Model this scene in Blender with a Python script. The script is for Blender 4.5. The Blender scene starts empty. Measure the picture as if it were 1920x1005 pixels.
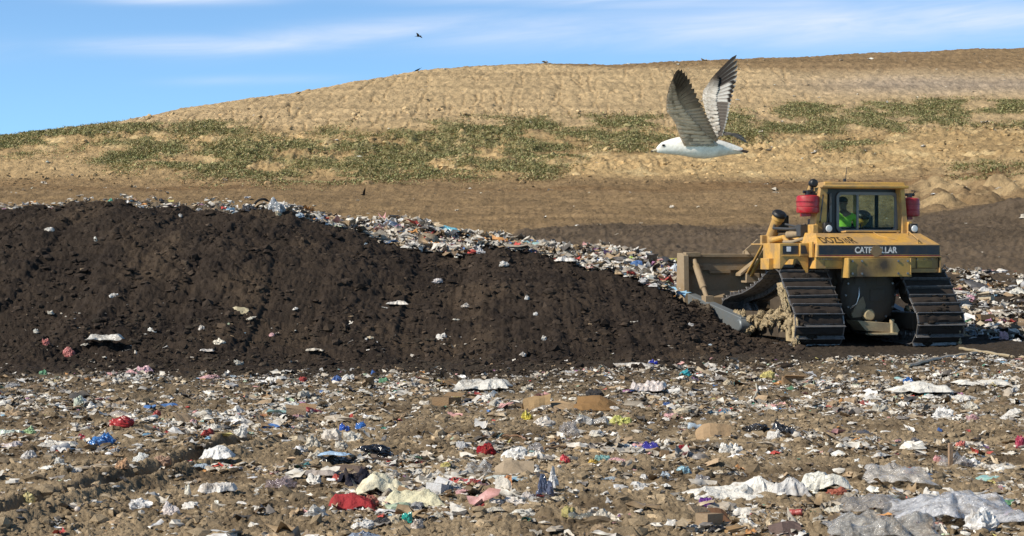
import bpy, bmesh, math, random
import numpy as np
from mathutils import Vector, Matrix
random.seed(7); rng = np.random.default_rng(7)
SC = bpy.context.scene; COL = SC.collection
F = 960/math.tan(math.radians(15)); H = 1.9; HV = 464.0      # lens, eye height and horizon of the photograph
def lerp(a, b, t): return a+(b-a)*t
def sstep(a, b, x):
    t = np.clip((x-a)/(b-a), 0, 1); return t*t*(3-2*t)
# ------------------------------------------------------------------ noise
def _hash(ix, iy, s):
    h = (ix.astype(np.int64)*374761393 + iy.astype(np.int64)*668265263 + s*1274126177) & 0xffffffff
    h = ((h ^ (h >> 13))*1103515245) & 0xffffffff
    h = ((h ^ (h >> 16))*2246822519) & 0xffffffff
    return (h ^ (h >> 15)) & 0xffff
def gn(x, y, s=0):
    x = np.asarray(x, float); y = np.asarray(y, float)
    ix = np.floor(x); iy = np.floor(y); fx = x-ix; fy = y-iy
    u = fx**3*(fx*(fx*6-15)+10); v = fy**3*(fy*(fy*6-15)+10)
    def g(dx, dy):
        a = _hash(ix+dx, iy+dy, s)*(2*math.pi/65536)
        return np.cos(a)*(fx-dx)+np.sin(a)*(fy-dy)
    return 1.5*lerp(lerp(g(0,0), g(1,0), u), lerp(g(0,1), g(1,1), u), v)
def fbm(x, y, s=0, o=4, gain=.5):
    r = 0; a = 1
    for i in range(o):
        r = r+a*gn(x*2**i+17.3*i, y*2**i-9.1*i, s+i); a *= gain
    return r
def ridge(x, y, s=0): return 1-np.minimum(1, np.abs(gn(x, y, s))*2.2)
# ------------------------------------------------------------------ mesh helpers
def tag(o, label=None, cat=None, group=None, kind=None):
    if label: o['label'] = label
    if cat: o['category'] = cat
    if group: o['group'] = group
    if kind: o['kind'] = kind
    return o
def mesh_np(name, V, Q, mat=None, col=None, parent=None, smooth=True):
    V = np.asarray(V, np.float32); Q = np.asarray(Q, np.int32)
    me = bpy.data.meshes.new(name); n = Q.shape[1]
    me.vertices.add(len(V)); me.vertices.foreach_set('co', V.ravel())
    me.loops.add(Q.size); me.loops.foreach_set('vertex_index', Q.ravel())
    me.polygons.add(len(Q)); me.polygons.foreach_set('loop_start', np.arange(0, Q.size, n, dtype=np.int32))
    me.polygons.foreach_set('use_smooth', np.ascontiguousarray(np.broadcast_to(smooth, (len(Q),))))
    if col is not None:
        ca = me.color_attributes.new('col', 'FLOAT_COLOR', 'POINT')
        c4 = np.ones((len(V), 4), np.float32); c4[:, :3] = col; ca.data.foreach_set('color', c4.ravel())
    me.update(calc_edges=True); me.validate()
    o = bpy.data.objects.new(name, me); COL.objects.link(o)
    if mat: me.materials.append(mat)
    o.parent = parent
    return o
def gridq(nr, nc):
    i = np.arange(nr-1)[:, None]*nc+np.arange(nc-1)[None, :]
    return np.stack([i, i+1, i+nc+1, i+nc], -1).reshape(-1, 4)
def empty(name, loc=(0,0,0), rz=0):
    o = bpy.data.objects.new(name, None); COL.objects.link(o); o.location = loc; o.rotation_euler = (0,0,rz)
    o.empty_display_size = .2
    return o
class MB:
    def __init__(s): s.bm = bmesh.new(); s.mi = 0
    def _add(s, vs, fs):
        v = [s.bm.verts.new(p) for p in vs]
        for f in fs:
            try: s.bm.faces.new([v[i] for i in f]).material_index = s.mi
            except ValueError: pass
        return v
    def hexa(s, p):
        s._add(p, [(0,3,2,1),(4,5,6,7),(0,1,5,4),(1,2,6,5),(2,3,7,6),(3,0,4,7)]); return s
    def box(s, x0, x1, y0, y1, z0, z1, M=None):
        p = [Vector(q) for q in ((x0,y0,z0),(x1,y0,z0),(x1,y1,z0),(x0,y1,z0),(x0,y0,z1),(x1,y0,z1),(x1,y1,z1),(x0,y1,z1))]
        if M: p = [M @ q for q in p]
        return s.hexa(p)
    def prism(s, poly, x0, x1):          # polygon of (y,z), pushed along x
        n = len(poly)
        vs = [(x0, y, z) for y, z in poly]+[(x1, y, z) for y, z in poly]
        fs = [tuple(range(n))[::-1], tuple(range(n, 2*n))]+[(i, (i+1) % n, n+(i+1) % n, n+i) for i in range(n)]
        s._add(vs, fs); return s
    def prismy(s, poly, y0, y1):         # polygon of (x,z), pushed along y
        n = len(poly)
        vs = [(x, y0, z) for x, z in poly]+[(x, y1, z) for x, z in poly]
        fs = [tuple(range(n)), tuple(range(n, 2*n))[::-1]]+[(n+i, n+(i+1) % n, (i+1) % n, i) for i in range(n)]
        s._add(vs, fs); return s
    def tube(s, pts, r, seg=12, cap=True):
        pts = [Vector(p) for p in pts]; rs = r if isinstance(r, (list, tuple)) else [r]*len(pts)
        rings = []; up = None
        for i, p in enumerate(pts):
            d = (pts[min(i+1, len(pts)-1)]-pts[max(i-1, 0)])
            if d.length < 1e-9: d = Vector((0,0,1))
            d.normalize()
            if up is None: up = d.orthogonal().normalized()
            up = (up-d*up.dot(d))
            up = up.normalized() if up.length > 1e-6 else d.orthogonal().normalized()
            w = d.cross(up)
            rings.append([s.bm.verts.new(p+(up*math.cos(t)+w*math.sin(t))*rs[i]) for t in [2*math.pi*k/seg for k in range(seg)]])
        for a, b in zip(rings, rings[1:]):
            for k in range(seg):
                s.bm.faces.new((a[k], a[(k+1) % seg], b[(k+1) % seg], b[k])).material_index = s.mi
        if cap:
            s.bm.faces.new(rings[0][::-1]).material_index = s.mi; s.bm.faces.new(rings[-1]).material_index = s.mi
        return s
    def cyl(s, p0, p1, r, r1=None, seg=20): return s.tube([p0, p1], [r, r if r1 is None else r1], seg)
    def lathe(s, prof, c=(0,0,0), seg=24, M=None):   # prof: (r,z)
        c = Vector(c); rings = []
        for r, z in prof:
            ring = []
            for k in range(seg):
                q = Vector((r*math.cos(2*math.pi*k/seg), r*math.sin(2*math.pi*k/seg), z))
                if M: q = M @ q
                ring.append(s.bm.verts.new(c+q))
            rings.append(ring)
        for a, b in zip(rings, rings[1:]):
            for k in range(seg): s.bm.faces.new((a[k], a[(k+1) % seg], b[(k+1) % seg], b[k])).material_index = s.mi
        s.bm.faces.new(rings[0][::-1]).material_index = s.mi; s.bm.faces.new(rings[-1]).material_index = s.mi
        return s
    def build(s, name, mats, parent=None, bevel=0, ang=35, recalc=True):
        if recalc: bmesh.ops.recalc_face_normals(s.bm, faces=s.bm.faces[:])
        for f in s.bm.faces: f.smooth = True
        for e in s.bm.edges:
            if len(e.link_faces) == 2: e.smooth = e.calc_face_angle(0) < math.radians(ang)
        me = bpy.data.meshes.new(name); s.bm.to_mesh(me); s.bm.free()
        for m in (mats if isinstance(mats, (list, tuple)) else [mats]): me.materials.append(m)
        o = bpy.data.objects.new(name, me); COL.objects.link(o); o.parent = parent
        if bevel:
            b = o.modifiers.new('bevel', 'BEVEL'); b.width = bevel; b.segments = 2; b.limit_method = 'ANGLE'; b.angle_limit = math.radians(40)
        return o
# ------------------------------------------------------------------ materials
def nt(m): return m.node_tree.nodes, m.node_tree.links
def newmat(name):
    m = bpy.data.materials.new(name); m.use_nodes = True
    n, l = nt(m); b = n['Principled BSDF']
    return m, n, l, b
def noise(n, l, scale, detail=4, rough=.6, coord='Object', vec=None, stretch=None):
    t = n.new('ShaderNodeTexNoise'); t.inputs['Scale'].default_value = scale; t.inputs['Detail'].default_value = detail; t.inputs['Roughness'].default_value = rough
    if vec is None:
        tc = n.new('ShaderNodeTexCoord'); vec = tc.outputs[coord]
    if stretch:
        mp = n.new('ShaderNodeMapping'); mp.inputs['Scale'].default_value = stretch; l.new(vec, mp.inputs['Vector']); vec = mp.outputs['Vector']
    l.new(vec, t.inputs['Vector']); return t.outputs['Fac']
def ramp(n, l, fac, a, b, ca=(0,0,0,1), cb=(1,1,1,1)):
    r = n.new('ShaderNodeValToRGB'); r.color_ramp.elements[0].position = a; r.color_ramp.elements[1].position = b
    r.color_ramp.elements[0].color = ca; r.color_ramp.elements[1].color = cb; l.new(fac, r.inputs['Fac']); return r.outputs['Color']
def mixc(n, l, fac, a, b, mode='MIX'):
    x = n.new('ShaderNodeMix'); x.data_type = 'RGBA'; x.blend_type = mode
    for s, v in ((0, fac), (6, a), (7, b)):
        if hasattr(v, 'is_output') or isinstance(v, bpy.types.NodeSocket): l.new(v, x.inputs[s])
        else: x.inputs[s].default_value = v if s == 0 else (*v, 1) if len(v) == 3 else v
    return x.outputs[2]
def bump(n, l, b, h, strength=.4, dist=.02):
    u = n.new('ShaderNodeBump'); u.inputs['Strength'].default_value = strength; u.inputs['Distance'].default_value = dist
    l.new(h, u.inputs['Height']); l.new(u.outputs['Normal'], b.inputs['Normal'])
def paint(name, c, rough=.5, metal=0, dirt=(.16,.11,.065), amount=.5, scale=3, var=.12, bmp=.15):
    """painted or bare metal with dry soil smeared over it"""
    m, n, l, b = newmat(name)
    f = noise(n, l, scale, 8, .68); lo = .62-amount*.35
    d = ramp(n, l, f, lo, lo+.16)
    f2 = noise(n, l, scale*9, 5, .7); base = mixc(n, l, f2, tuple(x*(1-var) for x in c), tuple(min(1, x*(1+var)) for x in c))
    am = n.new('ShaderNodeMath'); am.operation = 'MULTIPLY'; am.inputs[1].default_value = min(1, amount*1.3); l.new(d, am.inputs[0])
    dc = mixc(n, l, f2, tuple(x*.7 for x in dirt), tuple(x*1.35 for x in dirt))
    l.new(mixc(n, l, am.outputs[0], base, dc), b.inputs['Base Color'])
    r = n.new('ShaderNodeMapRange'); l.new(am.outputs[0], r.inputs[0]); r.inputs[3].default_value = rough; r.inputs[4].default_value = .92; l.new(r.outputs[0], b.inputs['Roughness'])
    b.inputs['Metallic'].default_value = metal
    bump(n, l, b, f2, bmp, .01)
    return m
def soilmat(name, sc=6, bmp=.6, dist=.03, rough=.95):
    """soil: the colour comes with the mesh (real soil types), small grain from noise"""
    m, n, l, b = newmat(name)
    a = n.new('ShaderNodeAttribute'); a.attribute_name = 'col'
    f = noise(n, l, sc, 8, .72); g = noise(n, l, sc*6, 4, .7)
    v = ramp(n, l, f, .28, .72, (.62,.62,.62,1), (1.38,1.36,1.32,1)); w = ramp(n, l, g, .3, .7, (.8,.8,.8,1), (1.2,1.2,1.18,1))
    c = mixc(n, l, 1.0, a.outputs['Color'], v, 'MULTIPLY'); c = mixc(n, l, 1.0, c, w, 'MULTIPLY')
    l.new(c, b.inputs['Base Color']); b.inputs['Roughness'].default_value = rough; b.inputs['Specular IOR Level'].default_value = .15
    ad = n.new('ShaderNodeMath'); l.new(f, ad.inputs[0]); l.new(g, ad.inputs[1])
    bump(n, l, b, ad.outputs[0], bmp, dist); return m
def attrmat(name, rough=.5, spec=.4, trans=0, bmp=.3):
    m, n, l, b = newmat(name)
    a = n.new('ShaderNodeAttribute'); a.attribute_name = 'col'
    f = noise(n, l, 14, 5, .7); v = ramp(n, l, f, .3, .62, (.62,.57,.5,1), (1,1,1,1))
    l.new(mixc(n, l, 1.0, a.outputs['Color'], v, 'MULTIPLY'), b.inputs['Base Color'])
    b.inputs['Roughness'].default_value = rough; b.inputs['Specular IOR Level'].default_value = spec
    bump(n, l, b, noise(n, l, 30, 3, .6), bmp, .01)
    return m
def objmat(name, rough=.45, spec=.4, alpha=1, dirt=.5, scale=7, bmp=.4, sheen=False, crease=True, coat=0):
    """litter: colour of the single object, soil smeared over it, creases"""
    m, n, l, b = newmat(name)
    oi = n.new('ShaderNodeObjectInfo'); tc = n.new('ShaderNodeTexCoord')
    vec = n.new('ShaderNodeVectorMath'); vec.operation = 'ADD'; l.new(tc.outputs['Object'], vec.inputs[0])
    sc = n.new('ShaderNodeVectorMath'); sc.operation = 'SCALE'; sc.inputs[3].default_value = 60; l.new(oi.outputs['Random'], sc.inputs[0]); 
    cb = n.new('ShaderNodeCombineXYZ'); 
    for k in range(3): l.new(oi.outputs['Random'], cb.inputs[k])
    l.new(cb.outputs[0], sc.inputs[0]); l.new(sc.outputs[0], vec.inputs[1])
    f = noise(n, l, scale, 7, .7, vec=vec.outputs[0])
    d = ramp(n, l, f, .52, .68, (0,0,0,1), (dirt, dirt, dirt, 1))
    l.new(mixc(n, l, d, oi.outputs['Color'], (.17,.125,.08)), b.inputs['Base Color'])
    b.inputs['Roughness'].default_value = rough; b.inputs['Specular IOR Level'].default_value = spec; b.inputs['Alpha'].default_value = alpha
    b.inputs['Coat Weight'].default_value = coat
    g = noise(n, l, scale*2.2, 3, .55, vec=vec.outputs[0])
    if crease:
        ab = n.new('ShaderNodeMath'); ab.operation = 'SUBTRACT'; l.new(g, ab.inputs[0]); ab.inputs[1].default_value = .5
        a2 = n.new('ShaderNodeMath'); a2.operation = 'ABSOLUTE'; l.new(ab.outputs[0], a2.inputs[0]); g = a2.outputs[0]
    bump(n, l, b, g, bmp, .05); return m
def flat(name, c, rough=.6, metal=0, spec=.5):
    m, n, l, b = newmat(name)
    f = noise(n, l, 12, 5, .65)
    l.new(mixc(n, l, f, tuple(x*.75 for x in c), tuple(min(1, x*1.22) for x in c)), b.inputs['Base Color'])
    b.inputs['Roughness'].default_value = rough; b.inputs['Metallic'].default_value = metal; b.inputs['Specular IOR Level'].default_value = spec
    return m
def glassmat(name, tint, gloss=.12):
    m = bpy.data.materials.new(name); m.use_nodes = True; n, l = nt(m); n.remove(n['Principled BSDF'])
    t = n.new('ShaderNodeBsdfTransparent'); f = noise(n, l, 4, 5, .6)
    l.new(mixc(n, l, f, tuple(x*.8 for x in tint), tuple(min(1, x*1.15) for x in tint)), t.inputs['Color'])
    g = n.new('ShaderNodeBsdfGlossy'); g.inputs['Roughness'].default_value = .05; g.inputs['Color'].default_value = (.9,.95,1,1)
    fr = n.new('ShaderNodeLayerWeight'); fr.inputs['Blend'].default_value = gloss
    x = n.new('ShaderNodeMixShader'); l.new(fr.outputs['Fresnel'], x.inputs[0]); l.new(t.outputs[0], x.inputs[1]); l.new(g.outputs[0], x.inputs[2])
    l.new(x.outputs[0], n['Material Output'].inputs['Surface']); return m
# ------------------------------------------------------------------ camera, light, sky
SC.render.resolution_x = 1024; SC.render.resolution_y = 536
cd = bpy.data.cameras.new('camera'); cam = bpy.data.objects.new('camera', cd); COL.objects.link(cam)
cam.location = (0, 0, H); cam.rotation_euler = (math.pi/2, 0, 0)
cd.sensor_width = 36; cd.lens = 18/math.tan(math.radians(15)); cd.shift_y = -(502.5-HV)/1920
cd.clip_start = .1; cd.clip_end = 8000; SC.camera = cam
SUN = Vector((-.70, -.34, .63)).normalized()
sd = bpy.data.lights.new('sun', 'SUN'); sd.energy = 5.0; sd.angle = math.radians(.53); sd.color = (1, .92, .80)
so = bpy.data.objects.new('sun', sd); COL.objects.link(so); so.rotation_euler = SUN.to_track_quat('Z', 'Y').to_euler(); so.location = (-40, -20, 40)
W = bpy.data.worlds.new('World'); SC.world = W; W.use_nodes = True
wn, wl = W.node_tree.nodes, W.node_tree.links
sky = wn.new('ShaderNodeTexSky'); sky.sky_type = 'NISHITA'; sky.sun_disc = False
sky.sun_elevation = math.asin(SUN.z); sky.sun_rotation = math.atan2(SUN.x, SUN.y) % (2*math.pi)
sky.air_density = 1.0; sky.dust_density = .2; sky.ozone_density = 3.0; sky.altitude = 300
tc = wn.new('ShaderNodeTexCoord')
# clean high-altitude air: the pale horizon band of the model sits lower than its own horizon
ad = wn.new('ShaderNodeVectorMath'); ad.operation = 'ADD'; ad.inputs[1].default_value = (0, 0, .16); wl.new(tc.outputs['Generated'], ad.inputs[0])
nm = wn.new('ShaderNodeVectorMath'); nm.operation = 'NORMALIZE'; wl.new(ad.outputs[0], nm.inputs[0]); wl.new(nm.outputs[0], sky.inputs['Vector'])
# thin streaked cloud, drawn out level: coordinates on a plane overhead
sep = wn.new('ShaderNodeSeparateXYZ'); wl.new(tc.outputs['Generated'], sep.inputs[0])
def wm(op, a, b=None):
    x = wn.new('ShaderNodeMath'); x.operation = op
    for k, v in enumerate((a, b)):
        if v is None: continue
        if isinstance(v, (int, float)): x.inputs[k].default_value = v
        else: wl.new(v, x.inputs[k])
    return x.outputs[0]
yy = wm('MAXIMUM', sep.outputs[1], .05); ax_ = wm('DIVIDE', sep.outputs[0], yy); az_ = wm('DIVIDE', sep.outputs[2], yy)
cv = wn.new('ShaderNodeCombineXYZ'); wl.new(wm('MULTIPLY', ax_, 9.0), cv.inputs[0]); wl.new(wm('ADD', wm('MULTIPLY', az_, 75.0), wm('MULTIPLY', ax_, -5.0)), cv.inputs[1]); cv.inputs[2].default_value = 3.7
CN = wn.new('ShaderNodeTexNoise'); CN.inputs['Scale'].default_value = 1.0; CN.inputs['Detail'].default_value = 7; CN.inputs['Roughness'].default_value = .58; CN.inputs['Distortion'].default_value = .5
wl.new(cv.outputs[0], CN.inputs['Vector'])
cn = wn.new('ShaderNodeMapRange'); wl.new(CN.outputs['Fac'], cn.inputs[0]); cn.inputs[1].default_value = .30; cn.inputs[2].default_value = .66; cn.inputs[3].default_value = .25; cn.inputs[4].default_value = 1.15
# the streaks of thin cloud by bearing and height (tangents), with their lengths and tilt
cf = None
for bu, bv, ru, rv, tl, am in ((400,85,250,15,-.01,.85),(690,60,280,22,-.10,.75),(340,0,170,9,.0,.75),(1050,62,330,34,.0,.62),(1500,48,460,42,-.03,.80),(1250,2,500,18,.02,.55),(480,150,150,9,-.02,.3),(1850,30,300,40,0,.85),(-600,90,500,25,0,.6),(2700,60,600,40,0,.6)):
    du = wm('MULTIPLY', wm('SUBTRACT', ax_, (bu-960)/F), F/ru); dv = wm('MULTIPLY', wm('SUBTRACT', wm('SUBTRACT', az_, (HV-bv)/F), wm('MULTIPLY', wm('SUBTRACT', ax_, (bu-960)/F), -tl)), F/rv)
    g = wm('MULTIPLY', wm('POWER', 2.718, wm('MULTIPLY', wm('ADD', wm('POWER', wm('ABSOLUTE', du), 2.5), wm('POWER', wm('ABSOLUTE', dv), 2.0)), -1.0)), am)
    cf = g if cf is None else wm('MAXIMUM', cf, g)
cf = wm('MINIMUM', wm('MULTIPLY', cf, cn.outputs[0]), .9)
tint = wn.new('ShaderNodeMix'); tint.data_type = 'RGBA'; tint.blend_type = 'MULTIPLY'; tint.inputs[0].default_value = 1
wl.new(sky.outputs[0], tint.inputs[6])
# brighter air low over the skyline than overhead
er = wn.new('ShaderNodeValToRGB'); er.color_ramp.elements[0].position = .03; er.color_ramp.elements[1].position = .45
er.color_ramp.elements[0].color = (1.68,2.06,2.00,1); er.color_ramp.elements[1].color = (.82,.80,.74,1); e3 = er.color_ramp.elements.new(.12); e3.color = (1.48,1.74,1.80,1)
wl.new(sep.outputs[2], er.inputs[0]); wl.new(er.outputs[0], tint.inputs[7]); pass
mx = wn.new('ShaderNodeMix'); mx.data_type = 'RGBA'; wl.new(cf, mx.inputs[0]); wl.new(tint.outputs[2], mx.inputs[6]); mx.inputs[7].default_value = (6.8, 7.6, 9.2, 1)
bg = wn['Background']; wl.new(mx.outputs[2], bg.inputs['Color']); bg.inputs['Strength'].default_value = .105
SC.view_settings.view_transform = 'Standard'; SC.view_settings.look = 'None'; SC.view_settings.exposure = .15; SC.view_settings.gamma = 1
SC.view_settings.use_curve_mapping = False
SC.cycles.max_bounces = 6; SC.cycles.transparent_max_bounces = 12
# ------------------------------------------------------------------ terrain heights
def boxs(a, k, ax):
    n = a.shape[ax]; p = np.pad(a, [(k, k) if i == ax else (0, 0) for i in range(2)], mode='edge'); r = 0
    for i in range(2*k+1): r = r+np.take(p, np.arange(i, i+n), ax)
    return r/(2*k+1)
UC = [-1600, 0, 500, 1000, 1500, 1720, 1900, 2100, 3500]
DK = [2, 38, 42, 48, 55, 65, 75, 80, 88, 100, 108, 116, 125, 134, 142, 150, 170]
zhill = [5.22, 6.9, 9.15, 11.8, 14.58, 16.3, 17.8, 20.5]
ZK = [[0,0,.1,.3,.6,1.4,2.4,2.9,3.8], [0,0,.1,.3,.6,1.4,2.4,2.9,3.8], [0,0,.1,.5,.9,1.6,2.5,2.95,3.84], [0,0,.3,1.0,1.75,2.2,2.57,3.0,3.84],
      [0,0,.2,.9,1.55,2.1,2.6,3.0,3.8], [0,0,.2,.7,1.2,2.0,3.0,3.35,3.9], [0,0,.2,.62,1.05,1.9,2.95,3.3,4.6], [0,0,.2,.65,1.1,2.0,3.2,3.7,5.2], [0,0,.2,.65,1.1,2.0,3.2,3.7,5.2]]
ZK = np.array([z+[zhill[0]+(1.1 if i in (6,7,8) else 0), zhill[1]+(.8 if i in (6,7,8) else 0)]+zhill[2:] for i, z in enumerate(ZK)])
TD = np.arange(2, 180, .5); TU = np.arange(-1600, 3501, 20)
tab = np.array([np.interp(TD, DK, z) for z in ZK]); tab = np.array([np.interp(TU, UC, tab[:, j]) for j in range(len(TD))])  # [D,U]
flatpart = tab[:60].copy()
for _ in range(2): tab = boxs(boxs(tab, 5, 0), 6, 1)
CRU = [-1600, -400, 0, 200, 400, 560, 700, 780, 850, 950, 1200, 1400, 1600, 1800, 1920, 2600, 3500]
CRV = [330, 290, 250, 225, 186, 165, 140, 127, 119, 114, 113, 104, 96, 89, 85, 80, 80]
def bil(t, D, U):
    d = np.clip((D-TD[0])/.5, 0, len(TD)-1.001); u = np.clip((U-TU[0])/20, 0, len(TU)-1.001)
    i = d.astype(int); j = u.astype(int); a = d-i; b = u-j
    return (t[i, j]*(1-a)+t[i+1, j]*a)*(1-b)+(t[i, j+1]*(1-a)+t[i+1, j+1]*a)*b
vprof = HV-F*(tab-H)/TD[:, None]
Dcr_t = []
for j, uu in enumerate(TU):
    vc = np.interp(uu, CRU, CRV); col = vprof[:, j]; k = np.where((TD > 96) & (col < vc))[0]
    Dcr_t.append(TD[k[0]] if len(k) else 165)
Dcr_t = np.array(Dcr_t, float)
Dcr_t = np.convolve(np.pad(Dcr_t, 3, mode='edge'), np.ones(7)/7, 'valid')
def toU(x, y): return 960+F*x/np.maximum(y, .5)
def zbase(x, y):
    U = toU(x, y); Dc = np.interp(U, TU, Dcr_t)
    d = y-Dc; soft = 2.0
    De = Dc+np.minimum(d, 0)-soft*np.log1p(np.exp(-np.abs(d)/soft))+soft*0.0
    De = np.where(d < -30, y, De)
    z = bil(tab, De, U)
    return z-np.maximum(0, y-Dc-3)*.02
def rut(x, y, ax, ay, bx, by, w, dep):
    L = math.hypot(bx-ax, by-ay); dx, dy = (bx-ax)/L, (by-ay)/L
    t = (x-ax)*dx+(y-ay)*dy; s = (x-ax)*(-dy)+(y-ay)*dx+.05*gn(x*1.3, y*1.3, 91)
    m = sstep(-.4, .3, t)*sstep(L+.4, L-.4, t)
    return m*(-dep*np.exp(-(s/w)**2)+dep*.45*np.exp(-((np.abs(s)-2.1*w)/(w))**2))
def zground(x, y):
    x = np.asarray(x, float); y = np.asarray(y, float)
    z = zbase(x, y); near = sstep(46, 36, y)
    c = .05*fbm(x*.45, y*.3, 11, 2)+.034*np.maximum(0, fbm(x*2.6, y*2.1, 12, 2))+.026*np.abs(gn(x*5.5, y*4.4, 13))+.030*np.abs(gn(x*12, y*10, 15))+.026*np.abs(gn(x*26, y*20, 16))+.012*gn(x*55, y*40, 18)
    c = c+rut(x, y, -3.85, 11.9, -2.45, 18.8, .10, .17)+rut(x, y, -2.9, 16.2, 4.2, 17.0, .055, .04)+rut(x, y, -2.5, 17.1, 3.3, 17.6, .05, .035)+rut(x, y, -4.2, 18.5, 1.2, 20.6, .07, .05)
    cleat = sstep(14, 15, y)*sstep(22, 20, y)
    c = c+.012*cleat*np.sin(y*2*math.pi/.24+3*gn(x*.6, y*.6, 92))*np.maximum(0, gn(x*.35, y*.3, 17)+.2)
    z = z+near*(c-.03)
    # bench and dumped soil behind: wheel lines and lumps
    mid = sstep(40, 48, y)*sstep(112, 98, y)
    z = z+mid*(.16*fbm(x*.18, y*.22, 21, 3)+.09*np.abs(gn(x*1.1, y*.9, 22))+.075*np.abs(gn(x*2.7, y*2.4, 23))+.05*np.abs(gn(x*5.5, y*4.4, 20)))
    U = toU(x, y)
    z = z+sstep(50, 56, y)*sstep(78, 74, y)*sstep(940, 1010, U)*(.07*np.abs(gn(x*.9, y*.7, 28))+.08*np.abs(gn(x*2.1, y*1.7, 29))+.07*np.abs(gn(x*4.5, y*3.5, 26))-.11)
    # ridge of pushed soil along the bench's near edge, heap on the right
    z = z+.12*np.exp(-((y-76-1.5*gn(x*.08, 3.3, 27))/1.6)**2)*(.55+.6*gn(x*.35, .7, 24))*sstep(1000, 1100, U)*sstep(1650, 1500, U)
    z = z+.80*np.exp(-((x-20.5)/1.9)**2-((y-76)/3.0)**2)*(1+.2*gn(x*1.2, y*1.2, 25))
    # hill: rills and clods
    hill = sstep(96, 108, y); U = toU(x, y)
    wx = x+.25*gn(x*.35, y*.2, 31)+.17*gn(x*1.0, y*.5, 32)+.07*gn(x*3, y*1.2, 36); wy = y+1.2*gn(x*.5, y*.2, 30)
    crack = ridge(wx*1.15, wy*.075, 33)**12*.20*sstep(-.55, .15, gn(x*.5, y*.16, 46))+ridge(wx*1.9+40, wy*.2, 34)**10*.15*sstep(-.35, .25, gn(x*.8, y*.25, 44))*sstep(-.3, .3, gn(x*.3, y*.2, 44))
    cz_ = sstep(111, 117, y)*sstep(137, 130, y)
    z = z-hill*cz_*crack*sstep(1750, 1350, U)+hill*(.10*fbm(x*.2, y*.2, 35, 3)+.07*gn(x*1.9, y*1.3, 43)+.05*gn(x*4.1, y*3, 48))
    lump = .40*np.maximum(0, gn(x*.5, y*.4, 37))+.42*np.maximum(0, gn(x*1.5, y*1.1, 38))+.36*np.abs(gn(x*2.8, y*2.0, 40))
    z = z+hill*lump*.62*sstep(121, 113, y)*(.35+.65*sstep(-.4, .3, gn(x*.12, y*.15, 45)))*(1-.8*sstep(420, 150, U)*sstep(112, 107, y))
    z = z+hill*sstep(126, 136, y)*.06*np.abs(gn(x*1.6, y*.7, 39))
    # eroded bank on the right
    bank = sstep(1650, 1780, U)*sstep(78, 84, y)*sstep(104, 95, y)
    z = z+bank*(.65*np.abs(gn(x*.55, y*.3, 41))+.35*np.abs(gn(x*1.3, y*.9, 42))-.2)
    return z
MU  = [-1600, 0, 100, 200, 260, 330, 420, 470, 560, 640, 680, 725, 802, 875, 905, 953, 971, 1023, 1052, 1096, 1163, 1214, 1266, 1290, 1320, 1350, 1400, 1450, 1480]
MCV = [386, 389, 386, 379, 384, 388, 390, 395, 405, 425, 435, 459, 473, 480, 470, 467, 472, 480, 478, 497, 516, 530, 551, 578, 592, 607, 632, 655, 664]
MTV = [380, 380, 378, 378, 378, 377, 380, 384, 395, 405, 409, 413, 423, 438, 444, 447, 448, 454, 455, 464, 473, 482, 494, 499, 560, 610, 650, 664, 670]
MTO = [28.0, 28.4, 28.8, 29.0, 29.2, 29.5, 29.6, 29.8, 30, 30, 30, 30.1, 30.2, 30.3, 30.4, 30.4, 30.4, 30.6, 30.6, 30.8, 31, 31.2, 31.5, 31.8, 32.2, 32.8, 33.8, 35, 36]
MCD = [41, 41, 41, 41.2, 41.2, 41.2, 41.2, 41.3, 41.5, 41.5, 41.5, 41.3, 41, 41, 41, 41, 41, 40.8, 40.6, 40.4, 40, 39.6, 38.9, 38.4, 38, 37.5, 37.0, 36.6, 36.5]
def mound_par(U):
    f = lambda t: np.interp(U, MU, t)
    Dt, Dc = f(MTO), f(MCD); zc = H-(f(MCV)-HV)*Dc/F
    Dr = Dc+np.interp(U, [0, 560, 725, 1280, 1330], [4.5, 5.5, 8, 7.5, 1.2]); zt = H-(f(MTV)-HV)*Dr/F
    return Dt, Dc, zc, Dr, zt
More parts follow.
